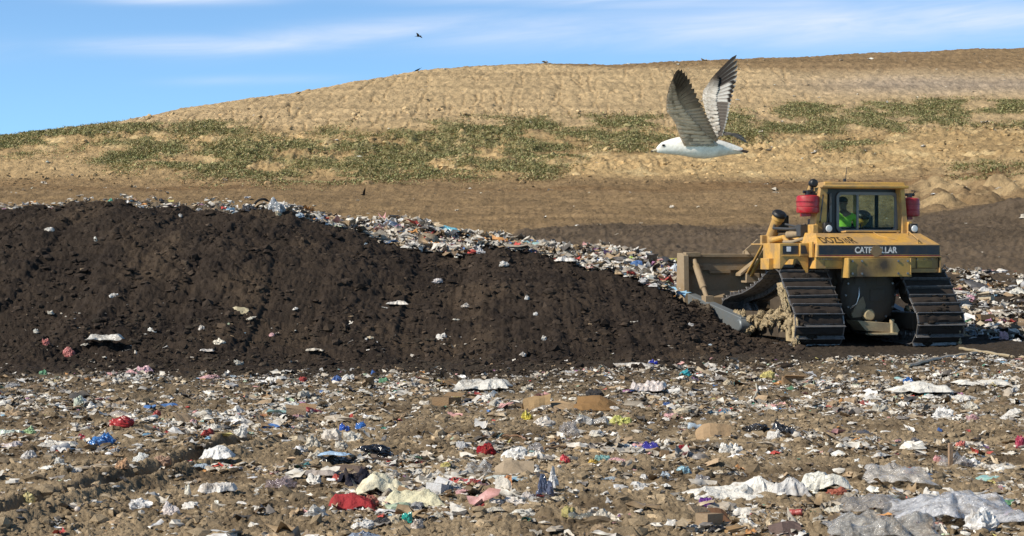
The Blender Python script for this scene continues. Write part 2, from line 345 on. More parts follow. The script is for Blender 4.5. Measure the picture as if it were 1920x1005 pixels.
def zmound(x, y):
    x = np.asarray(x, float); y = np.asarray(y, float); U = toU(x, y)+18*gn(x*.5, y*.25, 50)
    Dt, Dc, zc, Dr, zt = mound_par(U)
    t = (y-Dt)/(Dc-Dt); tt = np.clip(t, 0, 1)
    s = .45*tt+.55*tt*tt*(3-2*tt)
    s = s+.03*np.sin(tt*math.pi)*gn(x*.3, y*.2, 51)
    z = zc*s
    b = np.clip((y-Dc)/(Dr-Dc), 0, 1); z = np.where(y > Dc, lerp(zc, zt, b)-.22*np.sin(math.pi*b)*(U < 1300), z)
    z = np.where(y > Dr, zt-.30*(y-Dr), z)
    front = sstep(-.02, .12, t)
    xl = x+.22*gn(y*.3, x*.1, 47); lane = 0*x; berm = 0*x
    for a_, b_ in ((-11.6,-10.6), (-8.9,-7.8), (-6.9,-5.8), (-4.4,-3.4), (-1.9,-1.0), (.9,1.8)):
        lane = np.maximum(lane, sstep(a_-.07, a_+.07, xl)*sstep(b_+.07, b_-.07, xl)); berm = berm+np.exp(-((xl-a_)/.09)**2)+np.exp(-((xl-b_)/.09)**2)
    lane = lane*sstep(-.45, .05, gn(x*.25, y*.22, 52))
    c = .14*fbm(x*.55, y*.4, 53, 2)*.6+.095*np.abs(gn(x*2.2, y*1.7, 54))*(1-.75*lane)+.075*np.abs(gn(x*4.6, y*3.8, 55))*(1-.7*lane)+.062*np.abs(gn(x*10, y*8, 56))+.028*np.abs(gn(x*22, y*18, 57))
    c = c+lane*.042*np.sin(y*2*math.pi/.42+2.5*gn(x*.7, y*.5, 58))*sstep(.08, .2, t)*sstep(1.02, .9, t)-berm*.055*sstep(.1, .25, t)*sstep(1.0, .85, t)*(.5+.6*gn(x, y*.6, 60))-lane*.03
    c = c+.12*np.maximum(0, gn(x*1.6, y*1.4, 59))*np.exp(-((y-Dc)/1.4)**2)
    z = z+front*(c-.10)-sstep(.03, -.06, t)*.6
    return z-sstep(1455, 1490, U)*2.0
def ztop(x, y): return np.maximum(zground(x, y), zmound(x, y))
_ds = np.concatenate([np.arange(10, 26, .5), np.arange(26, 60, .3), np.arange(60, 200, 1.2)])
def hit(u, v):
    """first point of the terrain on the line of sight through (u,v)"""
    k = (u-960)/F; ds = _ds
    for _ in range(2):
        d = ztop(k*ds, ds)-(H-(v-HV)*ds/F); i = np.where(d > 0)[0]
        if not len(i): return None
        i = max(1, i[0]); ds = np.linspace(ds[i-1], ds[i], 14)
    a, b = d[i-1], d[i]; D = float(ds[6] if b == a else ds[0]+(ds[-1]-ds[0])*min(1, max(0, -a/(b-a))))
    return Vector((k*D, D, float(ztop(k*D, D))))
DOX, DOY, THX = 7.061, 36.49, math.radians(16)
# ------------------------------------------------------------------ the ground, the soil heap
M_soil = soilmat('soil', 7, .7, .03); M_hill = soilmat('hill_soil', 1.3, .8, .15); M_mound = soilmat('dark_soil', 5, .8, .05)
def rows(segs):
    out = []
    for a, b, st in segs: out.append(np.arange(a, b, st))
    return np.concatenate(out)
def fan(name, D, U, zf, cf, mat, kind='structure'):
    y = np.repeat(D[:, None], len(U), 1); x = (U[None, :]-960)/F*y
    z = zf(x, y); c = cf(x, y, toU(x, y))
    return tag(mesh_np(name, np.stack([x, y, z], -1).reshape(-1, 3), gridq(len(D), len(U))[:, [0, 1, 2, 3]], mat, c.reshape(-1, 3)), kind=kind)
def cmix(a, b, t): return a+(np.asarray(b)-a)*t[..., None]
def toV(x, y, z): return HV-F*(z-H)/y
def ucols(n, m=1250):
    return np.concatenate([np.linspace(-1500, 960-m+90, 60)[:-1], np.linspace(960-m+90, 960+m-90, n), np.linspace(960+m-90, 3420, 60)[1:]])
VB = [(130,243,110,14),(40,264,70,10),(330,240,130,9),(300,285,110,24),(430,290,140,28),(530,315,110,20),(640,270,45,22),(700,318,170,16),(640,325,150,10),(800,285,110,26),(860,258,120,20),(985,245,120,18),(960,282,100,14),(1165,235,75,16),(1170,265,75,12),
      (1010,327,32,7),(930,310,100,9),(1425,222,70,12),(1400,255,50,10),(1560,236,130,11),(1510,205,60,9),(1740,208,170,15),(1880,203,130,13),(1690,228,110,9),(1600,275,50,7),(1805,322,16,10),(1852,318,22,11),(1916,322,14,13),(2050,215,150,20),(-120,275,150,14),(2050,330,60,14)]
def vegmask(u, v):
    m = np.zeros_like(u)
    for a, b, c, d in VB:
        c *= 1.22; d *= 1.4
        m = np.maximum(m, np.exp(-(((u-a)/c)**2)**1.4-(((v-b)/d)**2)**1.4))
    return m
def gcol(x, y, U):
    tan = np.array((.262,.203,.132)); a = np.ones(x.shape+(3,))*tan
    n = fbm(x*.8, y*.6, 61, 4); a = cmix(a, (.13,.097,.062), sstep(-.1, .7, n)); a = cmix(a, (.33,.255,.165), sstep(.1, .8, fbm(x*1.7, y*1.3, 62, 3)))
    a = cmix(a, (.125,.096,.064), sstep(19, 27, y)*.65)
    # dark cover soil trodden out in front of the heap and round the machine
    edge = 26.6+1.6*gn(x*.35, y*.2, 63)+1.0*gn(x*1.2, y*.8, 64)+sstep(900, 1500, U)*4.0
    a = cmix(a, (.050,.039,.029), sstep(edge-1.5, edge+2.2, y)*sstep(60, 50, y))
    # trash floor right of the machine, then grey-brown cover, then the bench
    a = cmix(a, (.118,.088,.060), sstep(47, 56, y+2*gn(x*.2, y*.2, 65)))
    bl = 76+2.2*gn(x*.07, y*.05, 66)+sstep(1650, 1750, U)*3.0-sstep(1000, 900, U)*14
    bench = np.array((.25,.172,.092)); a = cmix(a, bench, sstep(bl-1.2, bl+1.5, y))
    st = fbm(x*.03, y*.55, 67, 3); a = np.where((y > 60)[..., None], a*(1+.22*st)[..., None], a)
    a = cmix(a, (.20,.125,.062), sstep(93, 97, y)*sstep(103, 99, y)*.8*sstep(.2, -.4, fbm(x*.05, y*.2, 76, 2)))
    V = toV(x, y, zbase(x, y))
    # hill
    hl = sstep(99, 104, y)
    tanh = np.array((.46,.325,.165)); h = np.ones(x.shape+(3,))*tanh
    h = cmix(h, (.36,.25,.125), sstep(-.3, .6, fbm(x*.12, y*.12, 68, 4)))
    h = cmix(h, (.56,.42,.225), sstep(.15, .6, fbm(x*.5, y*.4, 69, 3))*sstep(118, 112, y))
    h = cmix(h, (.475,.355,.21), sstep(113, 118, y)*.7)
    top = np.interp(U, [-1000, 700, 900, 1200, 1500, 1920, 2600], [160, 140, 137.5, 134.5, 133.5, 133, 133])+1.5*gn(x*.12, y*.1, 70)
    h = cmix(h, (.27,.185,.10), sstep(top-1.5, top+1.5, y))
    pk = np.exp(-((V-158)/20)**2)*sstep(1350, 1700, U); h = cmix(h, (.36,.29,.225), pk*.85)
    st2 = fbm(x*.025, y*.7, 71, 3); h = h*(1+.18*st2)[..., None]
    lb = sstep(520, 180, U)*sstep(113, 107, y); h = cmix(h, (.45,.32,.17), lb*.8)
    vm = vegmask(U.ravel(), V.ravel()).reshape(U.shape)*(.5+.8*fbm(x*.35, y*.35, 110, 3)+.35*gn(x*1.3, y*1.1, 111))
    h = cmix(h, (.225,.21,.10), sstep(.08, .5, vm)*.85)
    a = cmix(a, h, hl)
    # pale bank on the right
    bank = sstep(1640, 1780, U)*sstep(81, 85, y)*sstep(108, 100, y); a = cmix(a, (.41,.30,.165), bank*sstep(-.3, .3, fbm(x*.4, y*.3, 72, 3))*.9)
    return np.clip(a, .01, .8)
D_near = rows([(3, 11.8, .4), (11.8, 20, .032), (20, 36, .055), (36, 44, .1), (44, 60, .2), (60, 66, .3)])
o = fan('ground', D_near, ucols(800), zground, gcol, M_soil)
D_far = np.concatenate([rows([(65.7, 96, .25), (96, 122, .13), (122, 138, .13), (138, 170, .5), (170, 300, 8)]), [330, 400, 500, 700, 1000, 1500, 2200, 3200, 4500]])
o = fan('hill', D_far, ucols(860), zground, gcol, M_hill)
def mcol(x, y, U):
    a = np.ones(x.shape+(3,))*np.array((.044,.0325,.0245)); a = cmix(a, (.031,.023,.018), sstep(-.2, .5, fbm(x*.7, y*.6, 81, 4)))
    a = cmix(a, (.072,.052,.036), sstep(.15, .75, fbm(x*.5+9, y*.35, 82, 4))*.8)
    Dt, Dc, zc, Dr, zt = mound_par(U); a = cmix(a, (.20,.16,.115), sstep(Dc+.4, Dc+1.6, y)*.9)
    return a
o = fan('soil_mound', rows([(27.0, 36, .07), (36, 43.5, .06), (43.5, 54, .2), (54, 62, 1)]), np.concatenate([np.linspace(-1500, -260, 60)[:-1], np.linspace(-260, 1500, 760)]), zmound, mcol, M_mound)
tag(o, 'dark brown heap of cover soil')
# ------------------------------------------------------------------ loose soil and litter (uncountable)
def pieces(name, P, S, colr, mat, seed, flatness=.35, n=3, tilt=.17):
    """many small crumpled scraps in one mesh: P points, S sizes (m)"""
    r = np.random.default_rng(seed); N = len(P)
    g = np.linspace(-.5, .5, n); gx, gy = np.meshgrid(g, g)
    base = np.stack([gx.ravel(), gy.ravel()], -1); K = n*n
    asp = np.exp(r.normal(0, .28, N)); yaw = r.uniform(0, 2*math.pi, N)
    b = base[None]+r.normal(0, .13, (N, K, 2))
    lx = b[..., 0]*(S*asp)[:, None]; ly = b[..., 1]*(S/asp)[:, None]; lz = r.normal(0, flatness*.5, (N, K))*S[:, None]
    til = r.normal(0, tilt, N); t2 = r.normal(0, tilt, N)
    lz = lz+lx*np.tan(np.clip(til, -1, 1))[:, None]+ly*np.tan(np.clip(t2, -1.1, 1.1))[:, None]
    c, s = np.cos(yaw)[:, None], np.sin(yaw)[:, None]
    V = np.stack([P[:, 0, None]+c*lx-s*ly, P[:, 1, None]+s*lx+c*ly, P[:, 2, None]+lz-lz.min(1)[:, None]*.7+S[:, None]*.02], -1)
    q = gridq(n, n); Q = (np.arange(N)[:, None, None]*K+q[None]).reshape(-1, 4)
    C = np.repeat(colr[:, None], K, 1)
    return mesh_np(name, V.reshape(-1, 3), Q, mat, C.reshape(-1, 3), smooth=False)
PAL = np.array([(.72,.69,.62),(.62,.59,.53),(.52,.48,.41),(.78,.77,.74),(.50,.50,.49),(.42,.37,.30),(.45,.37,.26),(.38,.28,.17),(.30,.22,.14),(.24,.22,.20),(.12,.11,.10),(.06,.06,.065),
                (.55,.10,.08),(.62,.35,.33),(.10,.22,.50),(.25,.45,.62),(.10,.33,.24),(.48,.58,.42),(.66,.58,.22),(.62,.32,.12),(.40,.20,.34),(.35,.55,.55)])
PW = np.array([18,13,13,9,5,13,12,11,10,6,3.5,2, .7,1.1,.25,.4,.35,.5,.4,.8,.3,.3]); PW = PW/PW.sum()
def pal(N, r, w=PW):
    c = PAL[r.choice(len(PAL), N, p=w)]*np.exp(r.normal(0, .14, (N, 1))); return np.clip(c, .01, .85)
M_lit = attrmat('litter_scraps', .45, .45)
M_dirt = soilmat('loose_soil', 14, .5, .02)
def scraps(name, P, S, colr, mat, seed, fl):
    # half of them crumpled lumps, half folded sheets, in one mesh
    q = np.random.default_rng(seed); N = len(P); k = q.uniform(0, 1, N) < .34
    A = pieces(name, P[~k], S[~k]*1.15, colr[~k], mat, seed, fl, 4)
    L = 26; th = np.linspace(0, 2*math.pi, 8, endpoint=False)
    ring = [np.array([[0, 0, 1.]])]
    for ph in (.55, 1.05, 1.55): ring.append(np.stack([np.sin(ph)*np.cos(th), np.sin(ph)*np.sin(th), np.cos(ph)+0*th], -1))
    U_ = np.concatenate(ring); M = len(U_); n = k.sum()
    rad = np.clip(1+q.normal(0, .27, (n, M, 1)), .35, 1.8); sc_ = (S[k]*.62)[:, None]*np.stack([np.exp(q.normal(0, .3, n)), np.exp(q.normal(0, .3, n)), q.uniform(.25, .75, n)], -1)
    V = U_[None]*rad*sc_[:, None]; yaw = q.uniform(0, 6.28, n)[:, None]; c, s_ = np.cos(yaw), np.sin(yaw)
    V = np.stack([c*V[..., 0]-s_*V[..., 1], s_*V[..., 0]+c*V[..., 1], V[..., 2]], -1)+P[k][:, None]
    fc = []
    for i in range(8):
        j = (i+1) % 8; fc += [(0, 1+i, 1+j, 1+j)]
        for a in (1, 9): fc += [(a+i, a+8+i, a+8+j, a+j)]
    # one mesh out of both: triangles throughout
    tri = []
    for f in fc: tri += [(f[0], f[1], f[2])]+([(f[0], f[2], f[3])] if f[2] != f[3] else [])
    T = (np.arange(n)[:, None, None]*M+np.array(tri)[None]).reshape(-1, 3)
    me = A.data; va = np.empty(len(me.vertices)*3, np.float32); me.vertices.foreach_get('co', va); va = va.reshape(-1, 3)
    ca = np.empty(len(va)*4, np.float32); me.color_attributes['col'].data.foreach_get('color', ca); ca = ca.reshape(-1, 4)[:, :3]
    fq = np.empty(len(me.loops), np.int32); me.loops.foreach_get('vertex_index', fq); fq = fq.reshape(-1, 4)
    TA = np.concatenate([fq[:, [0, 1, 2]], fq[:, [0, 2, 3]]])
    bpy.data.objects.remove(A); bpy.data.meshes.remove(me)
    return mesh_np(name, np.concatenate([va, V.reshape(-1, 3)]), np.concatenate([TA, T+len(va)]), mat, np.concatenate([ca, np.repeat(colr[k][:, None], M, 1).reshape(-1, 3)]), smooth=np.concatenate([np.ones(len(TA), bool), np.zeros(len(T), bool)]))
r = np.random.default_rng(21)
def scatter(N, u0, u1, d0, d1, mask=None, zf=ztop, power=1.0):
    u = r.uniform(u0, u1, N); D = d0+(d1-d0)*r.uniform(0, 1, N)**power; x = (u-960)/F*D
    k = np.ones(N, bool) if mask is None else r.uniform(0, 1, N) < mask(x, D, u)
    x, D = x[k], D[k]
    return np.stack([x, D, zf(x, D)], -1)
def litmask(x, y, u):
    n = .62*fbm(x*.55, y*.42, 101, 3)+.5*gn(x*1.9, y*1.5, 102)
    m = .07+.95*sstep(-.02, .58, n)
    edge = 28.2+1.3*gn(x*.4, y*.2, 103)+sstep(900, 1500, u)*4.5
    band = 1+.75*sstep(20, 25, y)
    return np.clip(m*band, 0, 1)*(.035+.965*sstep(edge+1.6, edge-1.0, y))
P = scatter(205000, -760, 2760, 11.4, 34, litmask, power=.8)
S = np.clip(np.exp(r.normal(math.log(.030), .58, len(P))), .010, .13)
tag(scraps('litter', P, S, pal(len(P), r), M_lit, 31, .30), 'small scraps of mixed litter trodden into the brown soil in front', None, None, 'stuff')
# litter lying on the working face behind the heap's crest, and on the floor right of the machine
def face_pts(N):
    u = r.uniform(-700, 1272, N)
    Dt, Dc, zc, Dr, zt = mound_par(u); t = r.uniform(-.04, 1.08, N); D = Dc+.25*gn(u*.02, u*0, 104)+(Dr-Dc)*t; x = (u-960)/F*D
    k = r.uniform(0, 1, N) < np.interp(u, [-700, 380, 480, 640, 800], [.07, .12, .45, .8, 1]); x, D = x[k], D[k]
    return np.stack([x, D, ztop(x, D)], -1)
PF = face_pts(15000); nF = len(PF); PR = scatter(7500, 1500, 2600, 38.6, 55.5, lambda x, y, u: np.where(u < 1790, .35, 1)*(.15+.85*sstep(-.25, .4, fbm(x*.4, y*.35, 105, 3)))*sstep(57, 50, y)*sstep(1650, 1760, u+8*(y-38)))
P = np.concatenate([PF, PR]); S = np.clip(np.exp(r.normal(math.log(.10), .5, len(P))), .035, .28)
PW2 = PW.copy(); PW2[[0,1,3,4]] *= 1.1; PW2[[10,11,12,13,14,15,16,19,20]] *= 2.2; PW2 /= PW2.sum()
S = np.where((np.arange(len(P)) < nF) & (toU(P[:, 0], P[:, 1]) < 470), np.minimum(S, .13), S)
ra_ = (P[:, 0]-DOX)*math.cos(THX)+(P[:, 1]-DOY)*math.sin(THX); rb_ = -(P[:, 0]-DOX)*math.sin(THX)+(P[:, 1]-DOY)*math.cos(THX)
k_ = ~((np.abs(ra_) < 2.6) & (rb_ > -1) & (rb_ < 5.4)); P, S = P[k_], S[k_]
P[:, 2] += r.uniform(0, .10, len(P))
tag(scraps('trash_scraps', P, S, pal(len(P), r, PW2), M_lit, 32, .34), 'loose mixed trash covering the working face behind the dark heap', None, None, 'stuff')
# specks of litter on the bench and the hill
P = scatter(2600, -300, 2200, 58, 112, lambda x, y, u: np.clip(.03+.9*sstep(.15, .8, fbm(x*.09, y*.12, 106, 3)), 0, 1)*np.where(y < 74, .5, 1), zground)
P2 = scatter(320, -300, 2200, 112, 150, None, zground); P = np.concatenate([P, P2])
S = np.clip(np.exp(r.normal(math.log(.10), .5, len(P))), .05, .35)
tag(scraps('windblown_litter', P, S, np.clip(np.array((.66,.6,.5))*np.exp(r.normal(0, .25, (len(P), 1))), .05, .8), M_lit, 33, .3), 'pale specks of litter blown over the bench and hillside', None, None, 'stuff')
# clods
ICO = np.array([(0,-.526,.851),(0,.526,.851),(0,-.526,-.851),(0,.526,-.851),(-.526,.851,0),(.526,.851,0),(-.526,-.851,0),(.526,-.851,0),(.851,0,-.526),(.851,0,.526),(-.851,0,-.526),(-.851,0,.526)])
ICF = []
for i in range(12):
    for j in range(i+1, 12):
        for k in range(j+1, 12):
            if all(np.linalg.norm(ICO[a]-ICO[b]) < 1.1 for a, b in ((i,j),(j,k),(i,k))):
                n_ = np.cross(ICO[j]-ICO[i], ICO[k]-ICO[i]); ICF.append((i,j,k) if n_.dot(ICO[i]) > 0 else (i,k,j))
ICF = np.array(ICF)
def clods(name, P, S, C, mat, seed):
    q = np.random.default_rng(seed); N = len(P)
    V = ICO[None]*(1+q.normal(0, .22, (N, 12, 1)))*(S[:, None]*np.stack([np.ones(N), q.uniform(.6, 1.2, N), q.uniform(.4, .8, N)], -1))[:, None, :]
    yaw = q.uniform(0, 6.28, N)[:, None]; c, s = np.cos(yaw), np.sin(yaw)
    V = np.stack([c*V[..., 0]-s*V[..., 1], s*V[..., 0]+c*V[..., 1], V[..., 2]], -1)+P[:, None]
    Q = (np.arange(N)[:, None, None]*12+ICF[None]).reshape(-1, 3)
    return mesh_np(name, V.reshape(-1, 3), Q, mat, np.repeat(C[:, None], 12, 1).reshape(-1, 3), smooth=False)
P = scatter(75000, -760, 2760, 11.4, 33, lambda x, y, u: .12+.88*sstep(-.3, .5, fbm(x*1.1, y*.9, 107, 3)), power=.8)
S = np.clip(np.exp(r.normal(math.log(.022), .55, len(P))), .007, .09)
C = gcol(P[:, 0], P[:, 1], toU(P[:, 0], P[:, 1]))*np.exp(r.normal(0, .2, (len(P), 1)))
tag(clods('dirt', P, S, C, M_dirt, 41), 'loose clods of brown soil', None, None, 'stuff')
Pm = scatter(15000, -420, 1480, 28.4, 41.8, lambda x, y, u: .15+.85*sstep(-.2, .5, fbm(x*.9, y*.7, 108, 3)))
Pd = scatter(2600, 1250, 1500, 34, 40, None)
P = np.concatenate([Pm, Pd])
S = np.clip(np.exp(r.normal(math.log(.033), .55, len(P))), .010, .12)
C = mcol(P[:, 0], P[:, 1]-.5, toU(P[:, 0], P[:, 1]))*np.exp(r.normal(0, .25, (len(P), 1)))
Ph = scatter(9000, -300, 2250, 98, 122, lambda x, y, u: .1+.9*sstep(-.2, .5, fbm(x*.3, y*.3, 109, 3)), zground); Sh = np.clip(np.exp(r.normal(math.log(.075), .5, len(Ph))), .03, .26)
tag(clods('rubble', Ph, Sh, gcol(Ph[:, 0], Ph[:, 1], toU(Ph[:, 0], Ph[:, 1]))*np.exp(r.normal(.06, .16, (len(Ph), 1))), M_dirt, 43), 'pale clods of dry soil strewn over the lower hillside', None, None, 'stuff')
tag(clods('dark_dirt', P, S, C, M_dirt, 42), 'loose clods of dark soil on the heap', None, None, 'stuff')
# ------------------------------------------------------------------ plants on the hillside
N = 330000; u = r.uniform(-350, 2250, N); D = r.uniform(92, 131, N); x = (u-960)/F*D; z = zground(x, D); v = toV(x, D, z)
m = vegmask(u, v)*(.45+.9*fbm(x*.35, D*.35, 110, 3)); k = r.uniform(0, 1, N)*.5 *.62 < m-.02; k &= z < 40
x, D, z, m = x[k], D[k], z[k], m[k]; x, D, z, m = [q[:70000] for q in (x, D, z, m)]
nb = 7; T = len(x)
hh = (.10+.26*r.uniform(0, 1, T)**2.2)*(.6+.4*np.clip(m, 0, 1))
bx = r.normal(0, .20, (T, nb)); by = r.normal(0, .20, (T, nb)); az = r.uniform(0, 6.28, (T, nb)); ln = hh[:, None]*r.uniform(.5, 1.15, (T, nb)); lean = r.uniform(.6, 1.5, (T, nb))
wd = r.uniform(.014, .040, (T, nb)); ca, sa = np.cos(az), np.sin(az)
p0 = np.stack([x[:, None]+bx, D[:, None]+by, z[:, None]-.04+0*bx], -1)
dr = np.stack([ca*np.sin(lean), sa*np.sin(lean), np.cos(lean)], -1); sd_ = np.stack([-sa, ca, 0*ca], -1)
pm_ = p0+dr*(ln*.55)[..., None]; pt = p0+dr*ln[..., None]; pt[..., 2] -= .10*ln
V = np.stack([p0-sd_*(wd*.4)[..., None], pm_-sd_*wd[..., None], pt, pm_+sd_*wd[..., None]], 2)
gc = np.array([(.29,.295,.14),(.33,.325,.17),(.24,.265,.12),(.38,.33,.18),(.44,.35,.20),(.34,.24,.13)])
ci = r.choice(6, T, p=[.27,.25,.17,.14,.10,.07]); C = gc[ci][:, None]*np.exp(r.normal(0, .2, (T, nb, 1)))
Q = np.arange(T*nb*4).reshape(-1, 4)
M_leaf, n_, l_, b_ = newmat('weed_leaves'); a_ = n_.new('ShaderNodeAttribute'); a_.attribute_name = 'col'
f_ = noise(n_, l_, 3, 4); l_.new(mixc(n_, l_, 1.0, a_.outputs['Color'], ramp(n_, l_, f_, .3, .7, (.75,.75,.7,1), (1.25,1.2,1.1,1)), 'MULTIPLY'), b_.inputs['Base Color']); b_.inputs['Roughness'].default_value = .7; b_.inputs['Specular IOR Level'].default_value = .2
tag(mesh_np('weeds', V.reshape(-1, 3), Q, M_leaf, np.repeat(C[:, :, None], 4, 2).reshape(-1, 3)), 'low green and straw weeds growing in bands across the hillside', None, None, 'stuff')
# ------------------------------------------------------------------ bulldozer
YEL = (.60,.335,.07)
M_yel = paint('yellow_paint', YEL, .45, 0, (.30,.195,.095), .62, 2.6, .16)
M_yeld = paint('yellow_paint_dusty', (.50,.30,.065), .5, 0, (.22,.145,.06), .5, 2.0, .14)
M_blk = paint('black_trim', (.012,.012,.013), .45, 0, (.10,.075,.05), .25, 4)
M_strp = paint('stripe_black', (.014,.015,.022), .4, 0, (.12,.085,.05), .35, 3)
M_redl = flat('stripe_red', (.22,.03,.03), .5)
M_bladem = paint('blade_steel', (.25,.172,.082), .6, .0, (.30,.225,.14), .8, 2.5, .2)
M_armm = paint('worn_blue_grey_steel', (.17,.19,.20), .5, .3, (.15,.12,.08), .3, 2.2)
M_stl = paint('track_steel', (.26,.25,.24), .36, .6, (.05,.040,.032), .45, 9, .2)
M_mudt = flat('dark_packed_mud', (.043,.034,.028), .95, 0, .1)
M_tanmud = soilmat('dried_tan_mud', 7, .9, .04)
M_case = paint('oily_case', (.075,.058,.042), .6, .2, (.10,.075,.05), .6, 4)
M_red = paint('red_tank_paint', (.40,.012,.020), .4, 0, (.25,.12,.09), .40, 5, .2)
M_chrome = flat('rod_chrome', (.62,.58,.52), .25, .9)
M_rub = flat('rubber', (.03,.03,.031), .55)
M_gry = flat('grey_frame', (.16,.165,.165), .45)
M_hose = flat('hose', (.05,.05,.05), .5)
M_lamp = flat('lamp_lens', (.62,.64,.64), .15)
M_glass = glassmat('tinted_glass', (.80,.90,.87), .10)
M_seat = flat('seat_cloth', (.03,.032,.034), .8)
M_cabin = flat('cabin_lining', (.028,.030,.032), .7)
M_txtw = paint('white_lettering', (.75,.74,.70), .5, 0, (.12,.09,.06), .45, 8)
M_txtd = flat('dark_lettering', (.055,.035,.012), .6)
M_cream = paint('dusty_cream', (.50,.40,.22), .7, 0, (.3,.22,.13), .6, 3)
TH = math.radians(16); DO = (7.061, 36.49)
dz = empty('bulldozer', (DO[0], DO[1], -.01), TH)
tag(dz, 'yellow crawler bulldozer seen from behind, pushing dark soil with its raised blade', 'bulldozer')
def part(mb, name, mats, parent=dz, bevel=.008, label=None, **k):
    o = mb.build(name, mats, parent, bevel, **k)
    if label: o['label'] = label
    return o
AC = .15
# --- tracks
RI, SP, FI = (.42,.43), (1.02,1.10), (3.42,.45); rI, rS = .39, .40
def tangent_path():
    cs = [(RI, rI), (FI, rI), (SP, rS)]      # going round anticlockwise seen from the right: bottom forward, up the front, back along the top
    pts = []
    def seg(c1, r1, c2, r2):
        dx, dy = c2[0]-c1[0], c2[1]-c1[1]; d = math.hypot(dx, dy); a = math.atan2(dy, dx); b = math.acos((r1-r2)/d)
        t = a-b; return (c1[0]+r1*math.cos(t), c1[1]+r1*math.sin(t)), (c2[0]+r2*math.cos(t), c2[1]+r2*math.sin(t)), t
    segs = [seg(*cs[i], *cs[(i+1) % 3]) for i in range(3)]
    for i in range(3):
        p, q, t = segs[i]; n = 40
        pts += [(lerp(p[0], q[0], k/n), lerp(p[1], q[1], k/n)) for k in range(n)]
        c, rr = cs[(i+1) % 3]; t2 = segs[(i+1) % 3][2]
        while t2 < t: t2 += 2*math.pi
        pts += [(c[0]+rr*math.cos(lerp(t, t2, k/20)), c[1]+rr*math.sin(lerp(t, t2, k/20))) for k in range(20)]
    return pts
TP = tangent_path()
# the upper run hangs a little
TP = [(y, z-.10*math.sin(math.pi*(y-1.3)/1.9) if 1.3 < y < 3.2 and z > .8 else z) for y, z in TP]
def path_at(frac):
    P = TP+[TP[0]]; L = [0]
    for a, b in zip(P, P[1:]): L.append(L[-1]+math.dist(a, b))
    d = (frac % 1)*L[-1]; i = int(np.searchsorted(L, d))-1; i = max(0, min(i, len(P)-2)); t = (d-L[i])/max(1e-9, L[i+1]-L[i])
    a, b = P[i], P[i+1]; return (lerp(a[0], b[0], t), lerp(a[1], b[1], t)), math.atan2(b[1]-a[1], b[0]-a[0])
TLEN = sum(math.dist(a, b) for a, b in zip(TP, TP[1:]+TP[:1]))
NS = 42; pitch = TLEN/NS
def shoe_mesh(seed, mud):
    q = random.Random(seed); b = MB(); w = .51; h = pitch/2
    b.box(-w, w, -h+.004, h-.004, -.012, .012)
    b.prism([(-h+.006,-.012), (-h+.034,-.012), (-h+.026,-.078), (-h+.012,-.078)], -w, w)         # grouser bar
    b.mi = 1
    n = 17; xs = [lerp(-w+.03, w-.03, i/(n-1)) for i in range(n)]; ys = [lerp(-h+.034, h-.01, j/4) for j in range(5)]
    g = [[b.bm.verts.new((x, y, -.010-max(0, mud*(.9 if 0 < j < 4 else .3)*(.5+.9*abs(float(gn(x*5+seed*3.1, y*14, 7)))) *(0.25 if i in (0, n-1) else 1)))) for i, x in enumerate(xs)] for j, y in enumerate(ys)]
    for j in range(4):
        for i in range(n-1): b.bm.faces.new((g[j][i], g[j+1][i], g[j+1][i+1], g[j][i+1])).material_index = 1
    return b.build('track_shoe', [M_stl, M_mudt], None, .003)
protos = [shoe_mesh(s, m) for s, m in ((1,.042), (2,.06), (3,.03), (4,.052))]
def make_track(a):
    t = MB()
    for sgn in (-1, 1):                    # two rows of links
        for i in range(NS):
            (y, z), an = path_at((i+.5)/NS); M = Matrix.Translation((a+sgn*.09, y, z)) @ Matrix.Rotation(an, 4, 'X')
            t.box(-.025, .025, -pitch*.52, pitch*.52, .012, .10, M)
    tr = part(t, 'track', M_stl, bevel=0, label='left track, lit by the sun' if a < 0 else 'right track, upper part in the shade')
    for i in range(NS):
        (y, z), an = path_at((i+.5)/NS); o = protos[(i*7+int(a > 0)) % 4].copy(); COL.objects.link(o)
        qs = random.Random(i*3+int(a > 0)); o.parent = tr; o.location = (a+qs.uniform(-.012,.012), y, z); o.rotation_euler = (an+qs.gauss(0,.022), qs.gauss(0,.006), qs.gauss(0,.007))
    q = np.random.default_rng(11+int(a > 0)); L = []
    for i in range(90):                    # soil squeezed out between the grousers
        f_ = q.uniform(0, 1); (y, z), an = path_at(f_); L.append((a+q.uniform(-.46,.46), y+.045*math.sin(an), z-.045*math.cos(an), q.uniform(.03,.12), q.uniform(.02,.05), q.uniform(.02,.05)))
    ps_ = lumpmesh('packed_soil', L, tr, M_tanmud, 15+int(a > 0), (.046,.036,.028), 6); ps_['kind'] = 'stuff'
    return tr
